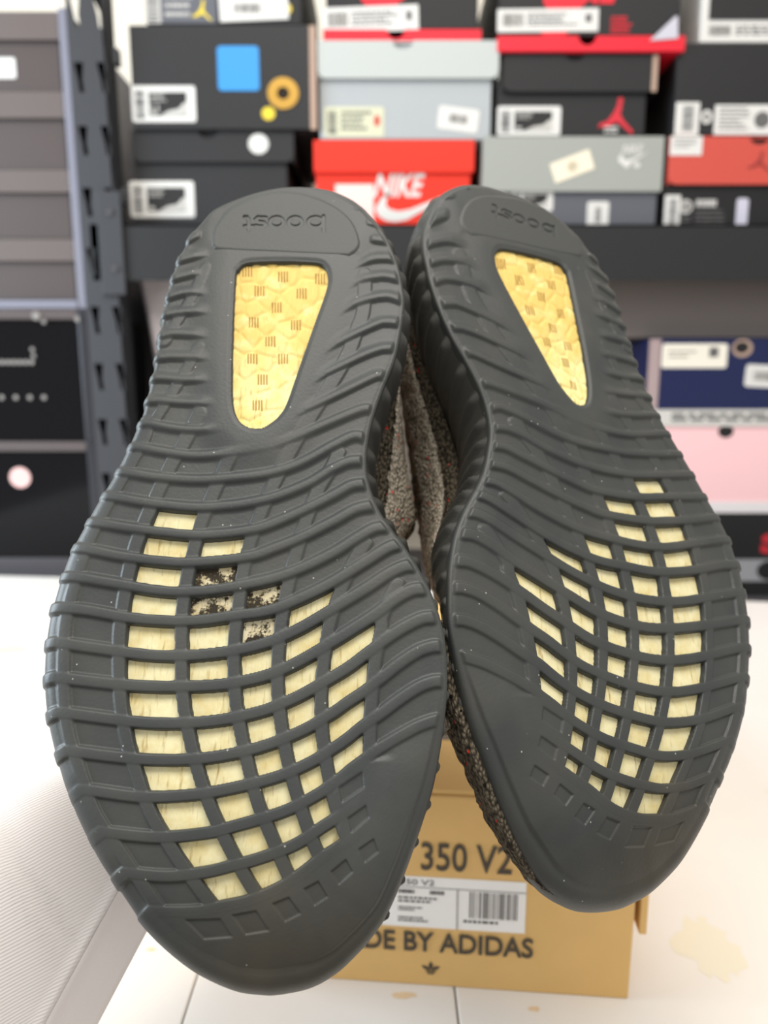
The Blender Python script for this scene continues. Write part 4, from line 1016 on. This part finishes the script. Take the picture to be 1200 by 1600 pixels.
MB().box((xl+.0015, YC-.002, zz(482)), (xr-.0075, YC+.30, zz(469))).build('base_panel', Mpl, r, o, bevel=.001)
Mgloss = mat('glossy_black_plastic', (14, 14, 17), rough=.1, spec=.22)
Mgframe = mat('satin_black_plastic', (44, 44, 50), rough=.3)
Mchrome = mat('chrome_stud', (225, 225, 225), rough=.15, metal=1)
for i, (t0, t1, lab) in enumerate(((483, 690, 'upper glossy black drop-front box with chrome studs'), (690, 880, 'lower glossy black drop-front box with round pink sticker'))):
    zb = zlow+.0005 if i else zz(t1)+.0004
    o = (xl+.17, YC+.15, zb); r = empty('storage_box', o, lab, 'box')
    X1 = XC1
    MB().box((xl, YC+.004, zb), (X1-.016, YC+.30, zz(t0)-.016)).build('front_window', Mgloss, r, o, bevel=.001)
    MB().box((X1-.016, YC, zb), (X1, YC+.30, zz(t0))).build('side_frame', Mgframe, r, o, bevel=.002)
    if i: MB().box((xl, YC-.0012, zb), (X1-.016, YC+.0038, zz(872))).build('bottom_frame', mat('dark_grey_plastic', (82, 80, 84), rough=.4), r, o, bevel=.001)
    MB().box((xl, YC-.001, zz(t0)-.016), (X1-.016, YC+.30, zz(t0))).build('top_frame', mat('brown_grey_plastic', (92, 84, 84), rough=.25), r, o, bevel=.002)
    if i == 0:
        for px_, py_, a_ in ((58, 494, .011), (133, 499, .007), (70, 503, .006)):
            c_ = at_y(min(px_, 122), py_, YC); m = MB().tube([(c_[0], YC-.004, c_[2]), (c_[0], YC+.006, c_[2])], a_*.6, 16); m.build('stud', Mchrome, r, o)
        for k in range(7): c_ = at_y(-6+9.2*k, 566, YC); MB().tube([(c_[0], YC+.0005, c_[2]), (c_[0], YC+.005, c_[2])], .004, 12).build('stud', Mchrome, r, o)
        for k in range(5): c_ = at_y(-20+22*k, 621, YC); MB().tube([(c_[0], YC+.001, c_[2]), (c_[0], YC+.005, c_[2])], .004, 12).build('stud', Mchrome, r, o)
        for px_, py_ in ((50, 546), (52, 556)): c_ = at_y(px_, py_, YC); MB().tube([(c_[0], YC+.0005, c_[2]), (c_[0], YC+.005, c_[2])], .0035, 12).build('stud', Mchrome, r, o)
    else:
        mark(r, o, px_face(15, 730, 48, 762, YC+.004), [disc(.5, .5, .5, .5)], mat('pink_sticker', (232, 190, 186), rough=.5), 'sticker', 0, .0008)['label'] = 'round pink sticker'

# ------------------------------------------------------------------ TAN BOX ON THE TABLE
Mk = mat('kraft_card', (222, 182, 116), rough=.65, noise=.05, nscale=60, bump=.05, bscale=700)
Mkd = mat('kraft_print', (74, 66, 56), rough=.6)
BR = at_z(985, 1562, 0); BL = at_z(345, 1518, 0)
ux = BR-BL; W = np.linalg.norm(ux); ux /= W; ny_ = np.array([-ux[1], ux[0], 0]); BH, BD = .108, .31
ob = BL+ux*W/2+ny_*BD/2
r = empty('shoe_box', ob, 'tan cardboard box on the white table with dark lettering and white label', 'box')
def bp(a, d, z): return BL+ux*a+ny_*d+np.array([0, 0, z])
def obox(m, a0, a1, d0, d1, z0, z1, sk=0):
    m.add([bp(a0+sk, d0, z0), bp(a1-sk, d0, z0), bp(a1-sk, d1, z0), bp(a0+sk, d1, z0), bp(a0, d0, z1), bp(a1, d0, z1), bp(a1, d1, z1), bp(a0, d1, z1)], [(0,3,2,1),(4,5,6,7),(0,1,5,4),(1,2,6,5),(2,3,7,6),(3,0,4,7)]); return m
obox(MB(), 0, W, 0, BD, 0, BH-.002, .001).build('body', Mk, r, ob, bevel=.0012)
m = obox(MB(), -.004, W+.006, .001, BD+.003, BH-.002, BH+.001); obox(m, W+.0022, W+.006, .001, BD+.003, .036, BH-.002); obox(m, -.004, -.0003, .001, BD+.003, .036, BH-.002); obox(m, -.0003, W+.0022, BD+.0005, BD+.003, .036, BH-.002)
m.build('lid', Mk, r, ob, bevel=.0008)
m = MB(); m.add([bp(a, d, BH+.0012) for a, d in ((-.004, .05), (W+.006, .05), (W+.006, .078), (-.004, .078))], [(0, 1, 2, 3)]); m.build('printed_stripe', mat('stripe_ink', (116, 104, 92), rough=.6), r, ob)
def front_px(px, py):
    d = ray(px, py); t = ((BL-CO)@ny_)/(d@ny_); p_ = CO+d*t-BL; return np.array([p_@ux/W, p_[2]/BH])
bf = Face(BL, ux*W, (0, 0, BH))
def bsub(x0, y0, x1, y1, lift=0):
    a, c = front_px(x0, (y0+y1)/2), front_px(x1, (y0+y1)/2); t, b_ = front_px((x0+x1)/2, y0), front_px((x0+x1)/2, y1)
    return sub(bf, a[0], b_[1], c[0], t[1], lift)
c1 = front_px(658, 1334); c2 = front_px(800, 1345)
yt = front_px(725, 1318)[1]; yb_ = front_px(728, 1362)[1]
cw = (c2[0]-c1[0])/6
write(r, ob, sub(bf, c1[0]-12.9*cw, yb_, c1[0]-cw*1.2, yt), 'YEEZY BOOST', Mkd, bold=.012)
write(r, ob, sub(bf, c1[0], yb_, c2[0], yt), '350 V2', Mkd, bold=.012)
a0 = front_px(512, 1460)[0]; a1 = front_px(833, 1483)[0]; yt = front_px(745, 1460)[1]; yb_ = front_px(745, 1491)[1]
write(r, ob, sub(bf, a0, yb_, a1, yt), 'MADE BY ADIDAS', Mkd, bold=.022)
a0 = front_px(470, 1400)[0]; a1 = front_px(822, 1400)[0]; yt = front_px(720, 1373)[1]; yb_ = front_px(720, 1452)[1]
lf = sub(bf, a0, yb_, a1, yt); lb = mark(r, ob, lf, [rect(0, 0, 1, 1)], mat('bright_label_paper', (244, 243, 241), rough=.5), 'label', 0, .0003); lb['label'] = 'white printed label with barcode'
pr = MB(); words(pr, lf, 'YEEZY BOOST 350 V2', .08, .84, .60, .95, .0005, .01); flat(pr, lf, rect(0, .79, 1, .80), 0, .0005); flat(pr, lf, rect(.36, 0, .364, .79), 0, .0005); flat(pr, lf, rect(.70, 0, .704, .79), 0, .0005)
textlines(pr, lf, .44, .66, .54, .74, 1, .0005, 71, .9); textlines(pr, lf, .58, .66, .68, .74, 1, .0005, 72, .9)
textlines(pr, lf, .44, .46, .66, .60, 2, .0005, 61, .5); textlines(pr, lf, .44, .30, .55, .40, 2, .0005, 62, .5); textlines(pr, lf, .44, .08, .58, .2, 2, .0005, 63, .5)
textlines(pr, lf, .08, .2, .32, .7, 5, .0005, 65, .4)
barcode(pr, lf, .755, .25, .965, .76, .0005, 64); textlines(pr, lf, .73, .12, .97, .2, 1, .0005, 66, .6)
pr.build('print', mat('label_ink', (88, 86, 86), rough=.6), lb, ob)
tf = bsub(660, 1502, 686, 1522)
leaf = lambda cx, cy, a, l, w_: [(cx+l*t*math.sin(a)+w_*math.sin(math.pi*t)*math.cos(a)*s, cy+l*t*math.cos(a)-w_*math.sin(math.pi*t)*math.sin(a)*s) for s, ts_ in ((1, np.linspace(0, 1, 8)), (-1, np.linspace(1, 0, 8)[1:-1])) for t in ts_]
mark(r, ob, tf, [leaf(.5, .35, 0, .65, .13), leaf(.46, .33, -1.0, .6, .12), leaf(.54, .33, 1.0, .6, .12), rect(.2, .18, .8, .26), rect(.3, .02, .7, .10)], Mkd, 'emblem', 0, .0003)

# ------------------------------------------------------------------ PERSON: arm in a white sleeve behind the left shoe
Mcl = mat('white_rib_knit', (226, 218, 216), rough=.9, spec=.15)
nt, N, L, b = nodes(Mcl)
at_ = N('ShaderNodeUVMap'); wv = N('ShaderNodeTexWave', i_Scale=1.0, i_Distortion=.3); wv.bands_direction = 'X'
L(at_.outputs[0], wv.inputs['Vector'])
bpn = N('ShaderNodeBump', i_Strength=.3, i_Distance=.0004); L(wv.outputs['Fac'], bpn.inputs['Height']); L(bpn.outputs['Normal'], b.inputs['Normal'])
L(mixc(N, L, wv.outputs['Fac'], srgb((238, 232, 231)), srgb((246, 243, 242))), b.inputs['Base Color'])
Mhem = mat('white_hem', (236, 230, 229), rough=.9, spec=.15, bump=.15, bscale=900)
skin = mat('skin', (214, 160, 130), rough=.5, noise=.05, nscale=40)
hc = at_depth(300, 1320, .287)
e1 = at_depth(300-.47*410, 1320+.88*410, .250)-hc
rd_ = ray(200, 1515); rd_ /= np.linalg.norm(rd_); e2 = rd_*.033
g = (at_depth(-600, 1780, .19)-at_depth(300, 1320, .287)); g /= np.linalg.norm(g)
NU, NV = 180, 110; LEN = .30
V = []; UV = []
for j in range(NV):
    t = j/(NV-1)
    for i in range(NU):
        a = 2*math.pi*i/NU; ca, sa = math.cos(a), math.sin(a)
        p_ = hc+g*(LEN*t)+e1*ca*(1-.12*t)+e2*sa*(1+.5*t)
        qc = p_-CO; zc_ = qc@CF; qx, qy = CX+F*(qc@CR)/zc_, CY+F*(qc@CD)/zc_
        def crease(x0, y0, x1, y1, w_):
            dx, dy = x1-x0, y1-y0; l_ = math.hypot(dx, dy); s_ = ((qx-x0)*dx+(qy-y0)*dy)/l_
            return math.exp(-(((qx-x0)*dy-(qy-y0)*dx)/l_/w_)**2)*(1/(1+math.exp((s_-l_)/25)))
        fold = -.0030*crease(-10, 1285, 120, 1480, 30)+.0012*crease(0, 1340, 90, 1500, 30)-.0016*crease(-30, 1420, 40, 1600, 34) if sa < .3 else 0
        fold += .002*math.sin(3*a+5*t+1)*min(1, t*4)
        nrm_ = e1/np.linalg.norm(e1)*ca*.6+e2/np.linalg.norm(e2)*sa
        p_ = p_+nrm_*fold
        if .07 < t < .10: p_ = p_+nrm_*.0016*math.sin(math.pi*(t-.07)/.03)
        V.append(p_); UV.append((i/NU*170*6.28/6.28*.32, t))
pe = empty('person', hc, 'arm of a person in a loose white sleeve, reaching behind the left sneaker', 'person')
org = np.array(hc)
def tubeobj(name, j0, j1, m, off=0):
    idx = np.arange(NU*NV).reshape(NV, NU)[j0:j1]
    me_v = np.array(V)[idx.ravel()]-org
    n_ = j1-j0; ii = np.arange(n_*NU).reshape(n_, NU)
    Q = np.stack([ii[:-1], np.roll(ii, -1, 1)[:-1], np.roll(ii, -1, 1)[1:], ii[1:]], -1).reshape(-1, 4)
    ob_ = mesh_np(name, me_v, Q, m, pe)
    uvl = ob_.data.uv_layers.new(name='UVMap'); li = np.zeros(len(ob_.data.loops), np.int32); ob_.data.loops.foreach_get('vertex_index', li)
    col_ = (li % NU).astype(float); rowv = li//NU
    # seam: last column wraps
    quad = col_.reshape(-1, 4); wrap = (quad.max(1)-quad.min(1)) > NU/2; quad[wrap] = np.where(quad[wrap] < NU/2, quad[wrap]+NU, quad[wrap])
    uvl.data.foreach_set('uv', np.c_[quad.ravel()/NU*96, rowv*.01].astype(np.float32).ravel())
    so_ = ob_.modifiers.new('cloth', 'SOLIDIFY'); so_.thickness = .0008; so_.offset = -1
    return ob_
tubeobj('sleeve', 9, NV, Mcl)
h_ = tubeobj('sleeve_hem', 0, 10, Mhem); h_['label'] = 'smooth hem band of the sleeve'
# forearm and hand, one surface (mostly behind the shoes)
bm = bmesh.new(); sl = bm.verts.layers.skin.verify()
def jv(p_, r_, prev=None):
    v = bm.verts.new(tuple(np.array(p_)-org)); v[sl].radius = (r_, r_)
    if prev is not None: bm.edges.new((prev, v))
    return v
up_ = hc+g*.22; el = hc+g*.05
wr_ = at_depth(400, 985, .379); pm = at_depth(455, 840, .3755)
v0 = jv(up_, .014); v0[sl].use_root = True
v1 = jv(hc+g*.10, .016, v0); v2 = jv(hc*.62+wr_*.38+np.array([0, .012, .004]), .024, v1); v3 = jv(hc*.25+wr_*.75+np.array([0, .012, 0]), .026, v2); v4 = jv(wr_, .023, v3); v5 = jv(wr_*.5+pm*.5, .024, v4); 
across = at_depth(555, 875, .3755)-at_depth(455, 840, .3755); across /= np.linalg.norm(across)
upd = pm-wr_; upd /= np.linalg.norm(upd); fwd_ = np.cross(across, upd); fwd_ /= np.linalg.norm(fwd_)
tocam = -CF
for k, (off, ln) in enumerate(((-.026, .92), (-.009, 1.0), (.009, .96), (.026, .78))):
    k0 = jv(pm+across*off, .0125, v5)
    k1 = jv(pm+across*off*1.08+upd*.036*ln, .0092, k0); k2 = jv(pm+across*off*1.08+upd*.058*ln+tocam*.014, .0085, k1); k3 = jv(pm+across*off*1.05+upd*.064*ln+tocam*.034, .0072, k2)
tb = jv(wr_*.72+pm*.28+across*.020+tocam*.004, .013, v5); t1_ = jv(wr_*.4+pm*.6+across*.046+tocam*.012, .0105, tb); t2__ = jv(wr_*.15+pm*.85+across*.054+tocam*.03, .0085, t1_)
me = bpy.data.meshes.new('arm'); bm.to_mesh(me); bm.free(); me.materials.append(skin)
arm = link(bpy.data.objects.new('arm', me), pe); arm['label'] = 'bare forearm and hand holding the shoes from behind'
sk = arm.modifiers.new('skin', 'SKIN'); sk.use_smooth_shade = True
ss = arm.modifiers.new('sub', 'SUBSURF'); ss.levels = 2; ss.render_levels = 2
